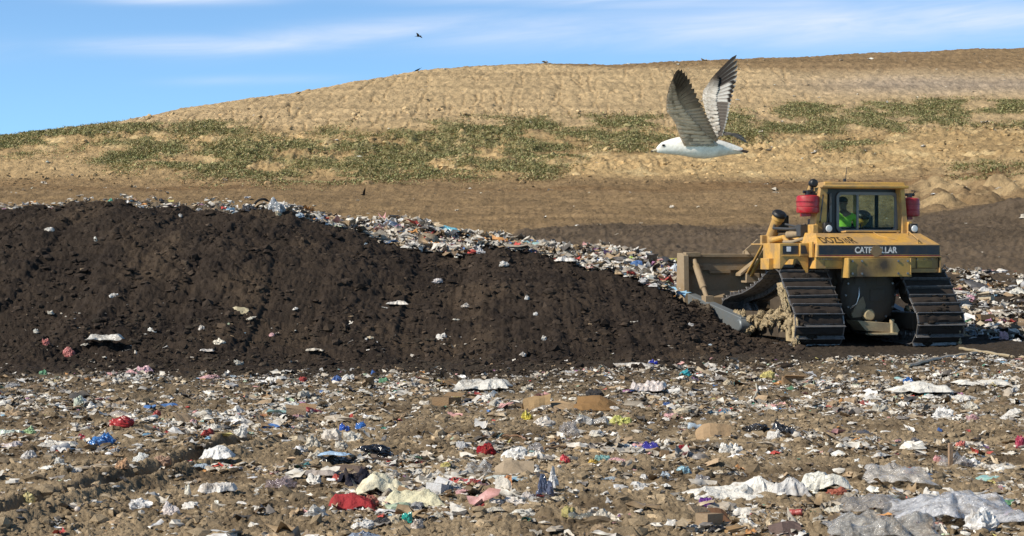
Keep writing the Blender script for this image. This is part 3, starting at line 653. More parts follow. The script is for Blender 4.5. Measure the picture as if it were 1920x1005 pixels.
def wheel(name, a, c, r_, w, parent, teeth=0, mat=None):
    b = MB(); M = Matrix.Rotation(math.pi/2, 4, 'Y')
    if teeth:
        n = teeth*4; pr = []
        for k in range(n):
            rr = r_*(1.0 if k % 4 in (0, 1) else .86); t = 2*math.pi*k/n; pr.append((c[0]+rr*math.cos(t), c[1]+rr*math.sin(t)))
        b.prism(pr, a-.045, a+.045)
        b.lathe([(.26,-w/2), (.30,-w/2+.05), (.30,w/2-.05), (.26,w/2)], (a, c[0], c[1]), 28, M)
        b.lathe([(.12,-w/2-.05), (.14,-w/2-.02), (.14,w/2+.02), (.12,w/2+.05)], (a, c[0], c[1]), 20, M)
    else:
        b.lathe([(r_*.45,-w/2), (r_*.9,-w/2+.01), (r_,-w/2+.03), (r_,-.05), (r_*.86,-.04), (r_*.86,.04), (r_,.05), (r_,w/2-.03), (r_*.9,w/2-.01), (r_*.45,w/2)], (a, c[0], c[1]), 28, M)
        b.lathe([(r_*.25,-w/2-.05), (r_*.4,-w/2-.03), (r_*.4,w/2+.03), (r_*.25,w/2+.05)], (a, c[0], c[1]), 16, M)
    return part(b, name, mat or M_stl, parent, .004)
def lumpmesh(name, pts, parent, mat, seed, col, n=9):
    """caked mud: overlapping rough lumps grown into one crust"""
    q = np.random.default_rng(seed); V = []; Q = []; k = 0; C = []
    th = np.linspace(0, 2*math.pi, 12, endpoint=False); ph = np.linspace(.12, math.pi-.12, n)
    for (x, y, z, sx, sy, sz) in pts:
        T, Pp = np.meshgrid(th, ph); d = np.stack([np.sin(Pp)*np.cos(T), np.sin(Pp)*np.sin(T), np.cos(Pp)], -1)
        rad = 1+q.normal(0, .16, T.shape); v = d*rad[..., None]*np.array((sx, sy, sz))+np.array((x, y, z)); V.append(v.reshape(-1, 3))
        for j in range(n-1):
            for i in range(12): Q.append((k+j*12+i, k+j*12+(i+1) % 12, k+(j+1)*12+(i+1) % 12, k+(j+1)*12+i))
        C.append(np.clip(np.array(col)*np.exp(q.normal(0, .2, (n*12, 1))), .01, .8)); k += n*12
    return mesh_np(name, np.concatenate(V), Q, mat, np.concatenate(C), parent, smooth=False)
for a in (-1.27, 1.27):
    make_track(a); s = -1 if a < 0 else 1
    b = MB(); b.box(a-.22, a+.22, .75, 3.1, .30, .62); b.prism([(.30,.34), (.75,.30), (.75,.60), (.45,.55)], a-.17, a+.17); b.prism([(3.1,.32), (3.55,.36), (3.45,.55), (3.1,.62)], a-.17, a+.17)
    b.box(a+s*.22, a+s*.30, .9, 2.9, .16, .50)
    tf = part(b, 'track_frame', M_case)
    wheel('idler', a, RI, .36, .24, tf); wheel('idler', a, FI, .36, .24, tf)
    for k in range(6): wheel('roller', a, (.95+k*.38, .20), .12, .30, tf)
    wheel('sprocket', a, SP, .385, .5, dz, teeth=13, mat=M_case)
    q = random.Random(5+s); L = []
    for k in range(95):
        y = q.uniform(.25, 3.1); z = .25+.40*math.sin(math.pi*min(1, (y-.1)/2.6))*q.uniform(.3, 1.05); L.append((a+s*q.uniform(.22, .46), y, z, q.uniform(.03,.10), q.uniform(.04,.13), q.uniform(.03,.11)))
    for k in range(26):
        y = q.uniform(.05, .42); L.append((a+s*q.uniform(.40, .50), y, q.uniform(.06, .55), q.uniform(.02,.05), q.uniform(.04,.10), q.uniform(.04,.11)))
    for k in range(22): L.append((a+s*q.uniform(.48,.60), q.uniform(2.05,2.75), q.uniform(.18,.62), .05, q.uniform(.05,.11), q.uniform(.04,.09)))
    for k in range(26):                    # crust up the back of the final drive guard
        t = q.random(); L.append((a+s*.47, .46+.42*t+q.uniform(-.05,.05), .62+.55*t, .035, q.uniform(.03,.07), q.uniform(.04,.08)))
    o = lumpmesh('mud_cake', L, tf, M_tanmud, 9+s, (.40,.315,.195)); o['label'] = 'dried tan mud caked on the track frame'
    b = MB()                                # guard plates between the runs of track
    b.prism([(.40,.60), (.62,.60), (1.02,1.22), (.80,1.24)], a+s*.40, a+s*.46); b.prism([(.10,.12), (.55,.12), (.60,.52), (.20,.56)], a+s*.42, a+s*.47)
    part(b, 'guard_plate', M_cream)
for p in protos: bpy.data.objects.remove(p)
# --- main frame, transmission case, drawbar
b = MB(); b.box(-.62+AC, .62+AC, 1.1, 4.2, .55, 1.5); part(b, 'main_frame', M_case)
b = MB(); Mx = Matrix.Rotation(math.pi/2, 4, 'X'); b.lathe([(.50,-.05), (.60,.0), (.60,.25), (.52,.33), (.40,.36)], (AC, 1.12, .98), 36, Mx)
b.prismy([(-.62+AC,1.5), (-.50+AC,1.0), (-.36+AC,.50), (.36+AC,.50), (.50+AC,1.0), (.62+AC,1.5)], .92, 1.2)
case = part(b, 'transmission_case', M_case)
b = MB(); b.lathe([(.10,0), (.115,.02), (.115,.14), (.09,.16)], (.06, .77, .60), 24, Mx); part(b, 'hub_cap', M_cream, case)
b = MB(); b.prismy([(-.27,.62), (-.10,.90), (-.02,.96), (.04,.78), (-.02,.56), (-.24,.54)], .74, .80); part(b, 'cover_plate', M_bladem, case)
b = MB(); b.tube([(-.28,.78,.72), (-.16,.74,.82), (-.11,.74,.98), (-.10,.76,1.14)], .016, 8); part(b, 'oil_pipe', M_chrome, case)
b = MB(); b.box(-.02+AC, .30+AC, .745, .80, .86, 1.10); b.box(-.34+AC, -.12+AC, .755, .80, 1.16, 1.36); b.box(.12+AC, .34+AC, .755, .80, 1.18, 1.38); part(b, 'inspection_plate', M_case, case)
b = MB()
for k in range(14):
    t = 2*math.pi*k/14; x = AC+.53*math.cos(t); z = .98+.53*math.sin(t); b.cyl((x, .79, z), (x, .76, z), .022, seg=6)
part(b, 'bolt_ring', M_stl, case, 0)
b = MB(); b.prismy([(-.30,.50), (.52,.44), (.60,.30), (.56,.25), (-.12,.30)], .42, .95); b.box(-.1, .5, .30, .5, .22, .262); b.cyl((.44,.44,.52), (.44,.44,.24), .045)
part(b, 'drawbar', M_cream)
# --- fuel tank across the back
b = MB()
prof = [(.38,1.735), (.38,1.965), (.92,2.185), (1.45,2.20), (1.45,1.50), (.44,1.50), (.44,1.725)]
x0, x1 = -1.17, 1.45
vs = []
def tx(y, z):   # ends lean in towards the top
    k = max(0, (z-1.965)/.22); return x0+.22*k, x1-.13*k
n = len(prof)
p = [(tx(y, z)[0]+.0, y, z) for y, z in prof]+[(tx(y, z)[1]-(.0 if z > 1.7 else -.04), y, z) for y, z in prof]
b._add(p, [tuple(range(n))[::-1], tuple(range(n, 2*n))]+[(i, (i+1) % n, n+(i+1) % n, n+i) for i in range(n)])
b.box(-1.19, 1.475, .365, .44, 1.715, 1.74)                 # lip under the stripe
tank = part(b, 'fuel_tank', M_yel, bevel=.012)
b = MB(); b.box(-1.13, 1.43, .374, .3795, 1.775, 1.955); part(b, 'stripe', M_strp, tank, 0)
b = MB(); b.box(-1.13, 1.44, .374, .3795, 1.742, 1.762); part(b, 'red_line', M_redl, tank, 0)
for xa, xb, za in ((-.98,-.60,1.53), (.98,1.30,1.515)):
    b = MB(); b.box(xa, xb, .425, .437, za, za+.13); part(b, 'inset_panel', M_yeld, tank, .006)
b = MB(); b.box(1.44, 1.475, .38, .60, 1.42, 1.72); b.box(.80, 1.44, .432, .60, 1.42, 1.497); part(b, 'skirt', M_yel, tank, .006)
b = MB(); b.box(-.565, .735, .24, .50, 1.345, 1.71); b.box(-.60, -.560, .21, .52, 1.325, 1.708); b.box(.73, .755, .235, .50, 1.34, 1.706)
cw = part(b, 'counterweight_plate', M_yeld, bevel=.008, label='dusty rear plate with an oily stain')
def soiled_plate():
    m, n, l, b = newmat('soiled_plate'); tc_ = n.new('ShaderNodeTexCoord')
    f = noise(n, l, 3, 7, .68); g = noise(n, l, 22, 5, .7)
    base = mixc(n, l, g, (.45,.265,.06), (.56,.33,.08)); base = mixc(n, l, ramp(n, l, f, .45, .7), base, (.30,.20,.10))
    def spot(c, r0, r1):
        v = n.new('ShaderNodeVectorMath'); v.operation = 'DISTANCE'; l.new(tc_.outputs['Object'], v.inputs[0]); v.inputs[1].default_value = c
        a = n.new('ShaderNodeMath'); a.operation = 'MULTIPLY_ADD'; l.new(f, a.inputs[0]); a.inputs[1].default_value = .55; l.new(v.outputs['Value'], a.inputs[2]); return ramp(n, l, a.outputs[0], r0, r1, (1,1,1,1), (0,0,0,1))
    base = mixc(n, l, spot((.17,.24,1.58), .33, .55), base, (.075,.05,.028)); base = mixc(n, l, spot((-.25,.24,1.36), .38, .62), base, (.12,.08,.04))
    l.new(base, b.inputs['Base Color']); b.inputs['Roughness'].default_value = .6; bump(n, l, b, g, .2, .01); return m
cw.data.materials.clear(); cw.data.materials.append(soiled_plate())
b = MB()
for x_ in (-.50, -.30, .47, .67):
    for z_ in (1.41, 1.65): b.cyl((x_, .245, z_), (x_, .222, z_), .022, seg=8)
part(b, 'bolt', M_stl, cw, 0)
b = MB()
for k_ in range(9): b.cyl((-1.08+k_*.06 if k_ < 5 else .82+(k_-5)*.16, .44, 1.685), (-1.08+k_*.06 if k_ < 5 else .82+(k_-5)*.16, .425, 1.685), .012, seg=6)
part(b, 'bolt_row', M_stl, tank, 0)
# seams, filler cap, grab rail on the tank top
b = MB(); P_ = lambda x, t: Vector((x, .38+.54*t, 1.965+.22*t))

b = MB(); b.tube([P_(1.0,.10)+Vector((0,0,.0)), P_(1.0,.10)+Vector((0,-.02,.07)), P_(1.0,.85)+Vector((0,-.02,.07)), P_(1.0,.85)], .012, 8); part(b, 'grab_rail', M_yel, tank, 0)
b = MB(); b.box(1.436, 1.447, .385, 1.3, 1.52, 1.72); b.box(.955, .963, .425, .440, 1.50, 1.715); part(b, 'seam', M_blk, tank, 0)
# lettering
def text(body, size, loc, rx, mat, parent, name='lettering', xs=1, bold=.012, ext=.002):
    cu = bpy.data.curves.new(name, 'FONT'); cu.body = body; cu.size = size; cu.extrude = ext; cu.offset = bold*size; cu.align_x = 'LEFT'
    t = bpy.data.objects.new(name, cu); COL.objects.link(t); dg = bpy.context.evaluated_depsgraph_get(); dg.update()
    me = bpy.data.meshes.new_from_object(t.evaluated_get(dg)); bpy.data.objects.remove(t)
    me.materials.clear(); me.materials.append(mat); o = bpy.data.objects.new(name, me); COL.objects.link(o); o.parent = parent; o.location = loc; o.rotation_euler = (rx, 0, 0); o.scale = (xs, 1, 1)
    return o
sl = math.atan2(.22, .54); nx = Vector((0, -math.sin(sl), math.cos(sl)))*.005
def on_slope(x, t): return Vector((x, .38+.54*t, 1.965+.22*t))+nx
def textw(o): return max(v.co.x for v in o.data.vertices)*o.scale.x
o = text('DOZ5', .43, on_slope(-1.02, .12), sl, M_txtd, tank, xs=.40, bold=.012); w_ = textw(o)
o = text('10', .33, on_slope(-1.02+w_+.02, .14), sl, M_txtd, tank, xs=.38); w2 = textw(o)
text('R', .45, on_slope(-1.02+w_+w2+.04, .12), sl, M_txtd, tank, xs=.42)
o = text('CATERPILLAR', .165, (-.38, .3735, 1.805), math.pi/2, M_txtw, tank, bold=.03); o.scale.x = .90/max(v.co.x for v in o.data.vertices)
q = random.Random(12); b = MB(); sp = [(.075+.125*(1+.2*q.uniform(-1,1))*math.cos(2*math.pi*k/20), 1.84+.105*(1+.15*q.uniform(-1,1))*math.sin(2*math.pi*k/20)) for k in range(20)]
b.prismy(sp, .364, .3755); part(b, 'mud_smear', flat('mud_smear', (.24,.165,.085), .9), tank, 0)
b = MB(); b.tube([(-.32,1.10,2.21), (-.30,.93,2.225), (.86,.93,2.225), (.90,1.10,2.21)], .018, 8); b.tube([(.28,.95,2.22), (.34,.80,2.14), (.62,.58,2.06)], .007, 6); part(b, 'wiper_rail', M_yel, tank, 0)
# --- left fender with the arched cut-out over the track
b = MB()
out = [(-1.80,1.50), (-1.80,1.99), (-1.20,1.99), (-1.20,1.40), (-1.23,1.40), (-1.37,1.62), (-1.44,1.685), (-1.60,1.685), (-1.67,1.62), (-1.76,1.50)]
b.prismy(out, .70, .74); b.box(-1.80, -1.76, .74, 1.5, 1.50, 1.99); b.box(-1.76, -1.20, .74, 2.2, 1.955, 1.99); b.box(-1.90, -1.80, 1.0, 1.4, 1.48, 1.70)
fen = part(b, 'fender', M_yel, bevel=.01)
b = MB(); b.box(-1.74, -1.42, .694, .699, 1.785, 1.945); part(b, 'stripe', M_strp, fen, 0)
b = MB(); b.box(-1.66, -1.57, .688, .6935, 1.83, 1.925); st = part(b, 'sticker', flat('white_sticker', (.8,.8,.8), .5), fen, .003)
b = MB(); b.box(-1.40, -1.205, .655, .695, 1.74, 1.995); bx_ = part(b, 'tool_box', M_yel, fen, .012)
b = MB(); b.prismy([(-1.38,1.79), (-1.38,1.95), (-1.29,1.95), (-1.235,1.79)], .645, .6545); part(b, 'stripe', M_strp, bx_, 0)
b = MB(); b.box(-1.76, -1.22, .68, .70, 1.735, 1.755); b.box(-1.21, -1.17, .52, .74, 1.72, 2.02); part(b, 'edge_bead', M_yel, fen, .004)
b = MB(); b.box(1.45, 1.76, 1.1, 2.2, 1.93, 1.965); b.box(1.72, 1.76, 1.1, 2.2, 1.48, 1.93); part(b, 'fender', M_yel, dz, .01)
# --- cab
cL, cR = -.80, 1.14; yb, yf = 1.18, 2.50; zf, zr = 2.15, 3.09
b = MB()
b.hexa([Vector(v) for v in ((-.86,yb,zf-.03), (-.60,yb,zf-.03), (-.60,yb+.3,zf-.03), (-.86,yb+.3,zf-.03), (-.72,yb,zr), (-.56,yb,zr), (-.56,yb+.3,zr), (-.72,yb+.3,zr))])
rp = MB(); rp.hexa([Vector(v) for v in ((1.06,yb,zf), (1.19,yb,zf), (1.19,yb+.3,zf), (1.06,yb+.3,zf), (1.01,yb,zr), (1.10,yb,zr), (1.10,yb+.3,zr), (1.01,yb+.3,zr))])
fp = MB(); fp.box(-.30, -.22, yf-.12, yf, zf, zr); fq_ = MB(); fq_.box(.62, .70, yf-.12, yf, zf, zr)
b.box(-.92, -.80, 1.10, 1.35, 2.16, 2.36); rp.box(1.15, 1.24, 1.12, 1.3, 2.15, 2.42)
b.box(-.85, -.55, yb+.0, yb+.2, 2.12, 2.2)
cab = part(b, 'cab', M_yel, bevel=.015)
for m_ in (rp, fp, fq_): part(m_, 'post', M_yel, cab, .012)
b = MB(); b.tube([(-.74,1.17,2.40), (-.76,1.11,2.44), (-.70,1.11,2.90), (-.67,1.17,2.94)], .014, 8); part(b, 'grab_handle', M_blk, cab, 0)
b = MB(); b.tube([(-.60,1.19,2.98), (-.52,1.14,2.96), (-.50,1.16,2.80), (-.56,1.19,2.5), (-.6,1.15,2.3)], .010, 6); part(b, 'cable', M_hose, cab, 0)
b = MB(); b.hexa([Vector(v) for v in ((-.70,1.10,3.07), (1.10,1.10,3.07), (.76,2.60,3.07), (-.36,2.60,3.07), (-.66,1.12,3.20), (1.07,1.12,3.20), (.73,2.56,3.20), (-.33,2.56,3.20))])
b.box(-.74, 1.14, 1.06, 1.20, 3.075, 3.135); part(b, 'roof', M_yel, cab, .02)
# back wall with its window opening: four strips round the glass
wx0, wx1, wz0, wz1 = -.26, 1.02, 2.24, 2.98; yw = 1.40
b = MB(); b.box(-.60, wx0, yw, yw+.05, zf, zr); b.box(wx1, 1.06, yw, yw+.05, zf, zr); b.box(wx0, wx1, yw, yw+.05, zf, wz0); b.box(wx0, wx1, yw, yw+.05, wz1, zr)
b.hexa([Vector(v) for v in ((-.60,yw+.05,1.60),(1.05,yw+.05,1.60),(.68,2.48,1.60),(-.28,2.48,1.60),(-.60,yw+.05,1.66),(1.05,yw+.05,1.66),(.68,2.48,1.66),(-.28,2.48,1.66))]); b.hexa([Vector(v) for v in ((-.60,yw+.05,3.03),(1.05,yw+.05,3.03),(.68,2.48,3.03),(-.28,2.48,3.03),(-.60,yw+.05,3.066),(1.05,yw+.05,3.066),(.68,2.48,3.066),(-.28,2.48,3.066))])
part(b, 'back_wall', M_blk, cab, .004)
def rrect(x0, x1, z0, z1, r_, n=5):
    o = []
    for cx_, cz_, a0 in ((x1-r_, z1-r_, 0), (x0+r_, z1-r_, 90), (x0+r_, z0+r_, 180), (x1-r_, z0+r_, 270)):
        o += [(cx_+r_*math.cos(math.radians(a0+90*k/n)), cz_+r_*math.sin(math.radians(a0+90*k/n))) for k in range(n+1)]
    return o
def frame_ring(b, x0, x1, z0, z1, r_, w, y0, y1):
    A = rrect(x0, x1, z0, z1, r_); B = rrect(x0+w, x1-w, z0+w, z1-w, max(.01, r_-w*.6)); n = len(A)
    vs = [(x, y0, z) for x, z in A]+[(x, y0, z) for x, z in B]+[(x, y1, z) for x, z in A]+[(x, y1, z) for x, z in B]
    fs = []
    for i in range(n):
        j = (i+1) % n; fs += [(i, j, n+j, n+i), (2*n+i, 3*n+i, 3*n+j, 2*n+j), (i, 2*n+i, 2*n+j, j), (n+i, n+j, 3*n+j, 3*n+i)]
    b._add(vs, fs)
b = MB(); frame_ring(b, wx0-.03, wx1+.03, wz0-.03, wz1+.03, .11, .06, yw-.035, yw+.02); b.box(.155, .195, yw-.03, yw+.02, wz0+.02, wz1-.02); b.tube([(-.42,yw-.02,2.2), (-.42,yw-.02,2.98)], .03, 8)
wnd = part(b, 'rear_window', M_gry, cab, .004)
b = MB(); b.box(wx0, wx1, yw+.025, yw+.032, wz0, wz1); part(b, 'window_pane', M_glass, wnd, 0)
def sidewall(b, x0, x1, z0, z1, t0=0, t1=1, w=.03):     # slab along the slanting cab side
    ya, yc = 1.50, 2.42; A = Vector((lerp(x0, x1, t0), lerp(ya, yc, t0), 0)); B = Vector((lerp(x0, x1, t1), lerp(ya, yc, t1), 0)); s_ = Vector((w if x1 > x0 else -w, 0, 0))
    b.hexa([A+Vector((0,0,z0)), A+s_+Vector((0,0,z0)), B+s_+Vector((0,0,z0)), B+Vector((0,0,z0)), A+Vector((0,0,z1)), A+s_+Vector((0,0,z1)), B+s_+Vector((0,0,z1)), B+Vector((0,0,z1))])
for xa, xb in ((-.69,-.29), (1.09,.69)):
    b = MB(); sidewall(b, xa, xb, 1.66, 2.32); sidewall(b, xa, xb, 2.97, 3.06); sidewall(b, xa, xb, 2.32, 2.97, .46, .53); d_ = part(b, 'cab_door', M_cabin, cab, .004)
    b = MB(); sidewall(b, xa, xb, 2.322, 2.968, 0, 1, .008); part(b, 'side_window', M_glass, d_, 0)
b = MB(); b.box(-.22, .62, 2.43, 2.48, 1.66, 2.40); b.box(.17,.23,2.43,2.47,2.40,3.03); part(b, 'front_wall', M_cabin, cab, .004)
b = MB(); b.box(-.22, .62, 2.44, 2.448, 2.40, 3.03); part(b, 'front_window', M_glass, cab, 0)
b = MB(); b.box(-.10, .34, 1.72, 2.16, 2.0, 2.12); b.prism([(1.70,2.02), (1.80,2.05), (1.77,2.33), (1.68,2.32)], -.05, .29); b.box(.0,.24,1.8,2.1,1.66,2.0); part(b, 'seat', M_seat, cab, .02)
for x0_, x1_ in ((.52,.68), (-.28,-.13)):
    b = MB(); b.box(x0_, x1_, 1.75, 2.15, 1.66, 2.2); xm = (x0_+x1_)/2; b.tube([(xm,2.08,2.19), (xm,2.12,2.34), (xm,2.12,2.40)], [.018,.018,.03], 8); part(b, 'control_console', M_cabin, cab, .01)
for x in (-.60, 1.21):
    b = MB(); b.box(x-.11, x+.07, 1.02, 1.14, 2.19, 2.40) if x < 0 else b.box(x-.06, x+.10, 1.02, 1.14, 2.19, 2.38)
    l_ = part(b, 'work_light', M_blk, dz, .02); cx_ = x-.02 if x < 0 else x+.02
    b = MB(); b.lathe([(.06,0), (.07,.01), (.06,.025), (.02,.03)], (cx_, 1.02, 2.28), 20, Mx); part(b, 'lamp_lens', M_lamp, l_, 0)
b = MB(); b.lathe([(.04,-.08), (.075,-.06), (.09,.0), (.085,.05), (.06,.08)], (-.80, 1.35, 3.17), 20, Mx); b.tube([(-.80,1.38,3.1), (-.86,1.36,3.0), (-.94,1.32,2.97)], .025, 8); b.box(-.95,-.78,1.3,1.42,2.93,3.02); part(b, 'work_light', M_blk, dz, .01)
b = MB(); b.tube([(.0,1.6,3.2), (.0,1.6,3.28)], .03, 10); b.tube([(.02,1.6,3.28), (.06,1.62,3.52)], .006, 6); part(b, 'antenna', M_blk, dz, 0)
# --- red pressure tanks on brackets at the cab's rear corners
def redtank(x, y, z0, z1, r_, label):
    b = MB(); h = z1-z0
    b.lathe([(r_*.7,z0), (r_*.96,z0+.012), (r_,z0+.035), (r_,z0+h*.30), (r_*.965,z0+h*.32), (r_*.965,z0+h*.36), (r_,z0+h*.38), (r_,z1-.06), (r_*.95,z1-.025), (r_*.8,z1-.008), (r_*.3,z1)], (x, y, 0), 32)
    o = part(b, 'pressure_tank', M_red, dz, 0, label)
    b = MB(); b.cyl((x, y, z1), (x, y, z1+.09), .05); b.cyl((x-.1, y, z1+.06), (x+.1, y, z1+.06), .028); b.tube([(x+.05,y,z1+.06), (x+.12,y-.02,z1+.13), (x+.04,y,z1+.14)], .014, 8); part(b, 'valve', M_blk, o, 0)
    b = MB(); b.box(x-.05, x+.05, y-.03, y+.25, z0-.06, z0+.01); b.lathe([(r_+.004,z0+h*.62), (r_+.012,z0+h*.62), (r_+.012,z0+h*.67), (r_+.004,z0+h*.67)], (x, y, 0), 32); part(b, 'bracket', flat('red_band', (.30,.01,.015), .4), o, 0)
redtank(-.935, 1.30, 2.58, 2.94, .225, 'red tank at the left rear corner of the cab')
redtank(1.43, 1.60, 2.53, 2.91, .20, 'red tank at the right rear corner of the cab')
# --- hood, lift cylinders, hoses
b = MB(); b.prism([(2.75,1.3), (2.75,2.22), (4.15,2.05), (4.3,1.95), (4.3,1.2)], AC-.42, AC+.42); hood = part(b, 'engine_hood', M_yel, dz, .02)
b = MB(); b.cyl((AC+.2,3.4,2.1), (AC+.2,3.4,2.85), .07); b.cyl((AC-.1,3.2,2.15), (AC-.1,3.2,2.5), .10); part(b, 'exhaust_pipe', M_blk, hood, 0)
b = MB(); b.box(-.98, -.30, 2.2, 3.1, 1.70, 1.98); b.tube([(-.45,2.3,2.02), (-.70,2.7,2.08), (-.92,3.1,2.06)], .075, 12); b.tube([(-.95,2.2,2.0), (-.86,2.6,2.12), (-.95,3.0,2.05)], .05, 10); part(b, 'lift_bracket', M_yel, dz, .01)
b = MB(); b.tube([(-.95,2.25,2.16), (-.5,1.6,2.24)], .075, 12); b.tube([(-1.05,2.2,2.02), (-.95,2.0,2.02), (-.7,1.6,2.14)], .035, 8); part(b, 'hydraulic_pipe', M_bladem, dz, 0)
b = MB(); b.tube([(-.75,1.6,2.30), (-.95,2.2,2.28), (-1.0,2.8,2.30), (-.86,3.05,2.40)], .030, 8); b.tube([(-.8,1.7,2.36), (-.8,1.9,2.30), (-.92,2.4,2.38)], .022, 8); b.box(-1.0, -.72, 1.5, 1.7, 2.14, 2.36); part(b, 'hose', M_hose, dz, 0)
for s in (-1, 1):
    x = AC+s*.98 if s > 0 else -.84
    top, piv, bot = Vector((x+.02,2.98,2.58)), Vector((x-.06,3.22,2.04)), Vector((x+.10 if s < 0 else x-.1,4.62,1.28))
    dv = (bot-piv).normalized(); top = piv-dv*.02+Vector((.08*s*-1 if s < 0 else 0, -.26, .50))
    b = MB(); b.tube([top, lerp(top, piv, .12), lerp(top, piv, .14), piv+dv*.05], [.125,.135,.115,.115], 20); lc = part(b, 'lift_cylinder', M_yel, dz, 0)
    b = MB(); d2 = (top-piv).normalized(); b.tube([top+d2*.0, top+d2*.05, top+d2*.10], [.15,.16,.12], 12); b.box(top.x-.02, top.x+.22, top.y-.02, top.y+.24, top.z-.34, top.z+.02); part(b, 'cylinder_guard', M_blk, lc, .02)
    b = MB(); b.tube([piv, bot], .042, 12); b.tube([piv+Vector((-.10,0,.02)), bot+Vector((-.075,0,.05))], .03, 10); part(b, 'cylinder_rod', M_yel, lc, 0)
    b = MB(); b.lathe([(.13,-.08), (.15,-.06), (.15,.06), (.13,.08)], piv, 20, Matrix.Rotation(math.pi/2, 4, 'Y')); b.box(piv.x-.2, piv.x+.02, piv.y-.05, piv.y+.05, piv.z-.08, piv.z+.12); part(b, 'yoke', M_yel, lc, .01)
# --- blade
BW = 2.18; yB = 4.88; zb0, zb1 = .50, 1.76
bend = [(yB-.02,zb1), (yB+.05,zb1-.25), (yB+.02,zb1-.55), (yB-.02,zb0+.35), (yB+.10,zb0)]
b = MB(); b.prism(bend+[(y+.05, z) for y, z in bend[::-1]], -BW, BW)
bl = part(b, 'blade', M_bladem, dz, .006, 'broad blade, raised and muddy')
b = MB(); b.box(-BW, BW, yB-.10, yB-.02, zb1-.06, zb1+.015); b.prism([(yB-.16,zb0+.36), (yB-.02,zb0+.50), (yB-.02,zb0+.06), (yB-.16,zb0+.10)], -BW, BW); b.prism([(yB-.06,1.42), (yB+.03,1.50), (yB+.03,1.56), (yB-.06,1.56)], -BW, BW); part(b, 'stiffener', M_bladem, bl, .01)
for s in (-1, 1):
    b = MB(); b.prism([(yB-.30,zb0), (yB-.24,zb1-.02), (yB-.10,zb1+.03), (yB+.14,zb1+.03), (yB+.22,zb0)], s*BW-(.05 if s > 0 else .07), s*BW+(.07 if s > 0 else .05))
    b.box(min(s*BW, s*(BW-.34)), max(s*BW, s*(BW-.34)), yB-.20, yB-.02, zb1-.05, zb1+.045); part(b, 'end_plate', M_bladem, bl, .01)
b = MB(); b.prismy([(-.95+AC,zb1+.0), (-.95+AC,zb1+.06), (-.62+AC,zb1+.33), (.62+AC,zb1+.33), (.95+AC,zb1+.06), (.95+AC,zb1)], yB-.03, yB+.01); rk = part(b, 'blade_guard', M_bladem, bl, .004)
b = MB()
for x in (-.90, -.50, -.12, .12, .50, .90): b.prism([(yB-.03,zb1), (yB-.03,zb1+(.32 if abs(x) < .65 else .10)), (yB-.06,zb1+(.32 if abs(x) < .65 else .10)), (yB-.24,zb1)], AC+x-.018, AC+x+.018)
part(b, 'gusset', M_bladem, rk, .003)
for bx in ((-1.60,-1.12,yB-.10,yB-.03,1.36,1.42), (-2.0,-1.75,yB-.10,yB-.03,1.50,1.56), (-.86,-.56,yB-.35,yB-.03,1.16,1.36), (.86,1.16,yB-.35,yB-.03,1.16,1.36)):
    b = MB(); b.box(*bx); part(b, 'bracket', M_bladem, bl, .006)
b = MB(); b.hexa([Vector(v) for v in ((-.98,yB-.3,1.30),(-.55,yB-.3,1.62),(-.55,yB-.02,1.62),(-.98,yB-.02,1.30),(-.98,yB-.3,1.36),(-.55,yB-.3,1.68),(-.55,yB-.02,1.68),(-.98,yB-.02,1.36))]); part(b, 'bracket', M_bladem, bl, .006)
for s in (-1, 1):
    A0 = Vector((s*1.86,2.25,.36)); A1 = Vector((s*2.08,yB-.15,.80))
    d = (A1-A0); sx = Vector((.10,0,0)); sz = Vector((0,0,.155))
    b = MB(); b.hexa([A0-sx-sz, A0+sx-sz, A1+sx-sz, A1-sx-sz, A0-sx+sz, A0+sx+sz, A1+sx+sz, A1-sx+sz])
    b.lathe([(.10,-.15), (.13,-.12), (.13,.12), (.10,.15)], A0+Vector((0,.02,0)), 20, Matrix.Rotation(math.pi/2, 4, 'Y')); part(b, 'push_arm', M_armm, dz, .012, 'blue-grey worn push arm' if s < 0 else None)
    b = MB(); p0 = lerp(A0, A1, .66)+Vector((0,0,.16)); p1 = Vector((s*1.98,yB-.18,zb1-.12)); pm = lerp(p0, p1, .5)
    b.tube([p0, lerp(p0, p1, .28), lerp(p0, p1, .30), lerp(p0, p1, .86), lerp(p0, p1, .88), p1], [.05,.05,.075,.075,.05,.05], 12); b.box(p0.x-.09, p0.x+.09, p0.y-.12, p0.y+.12, p0.z-.06, p0.z+.10); part(b, 'tilt_brace', M_bladem, dz, .006)
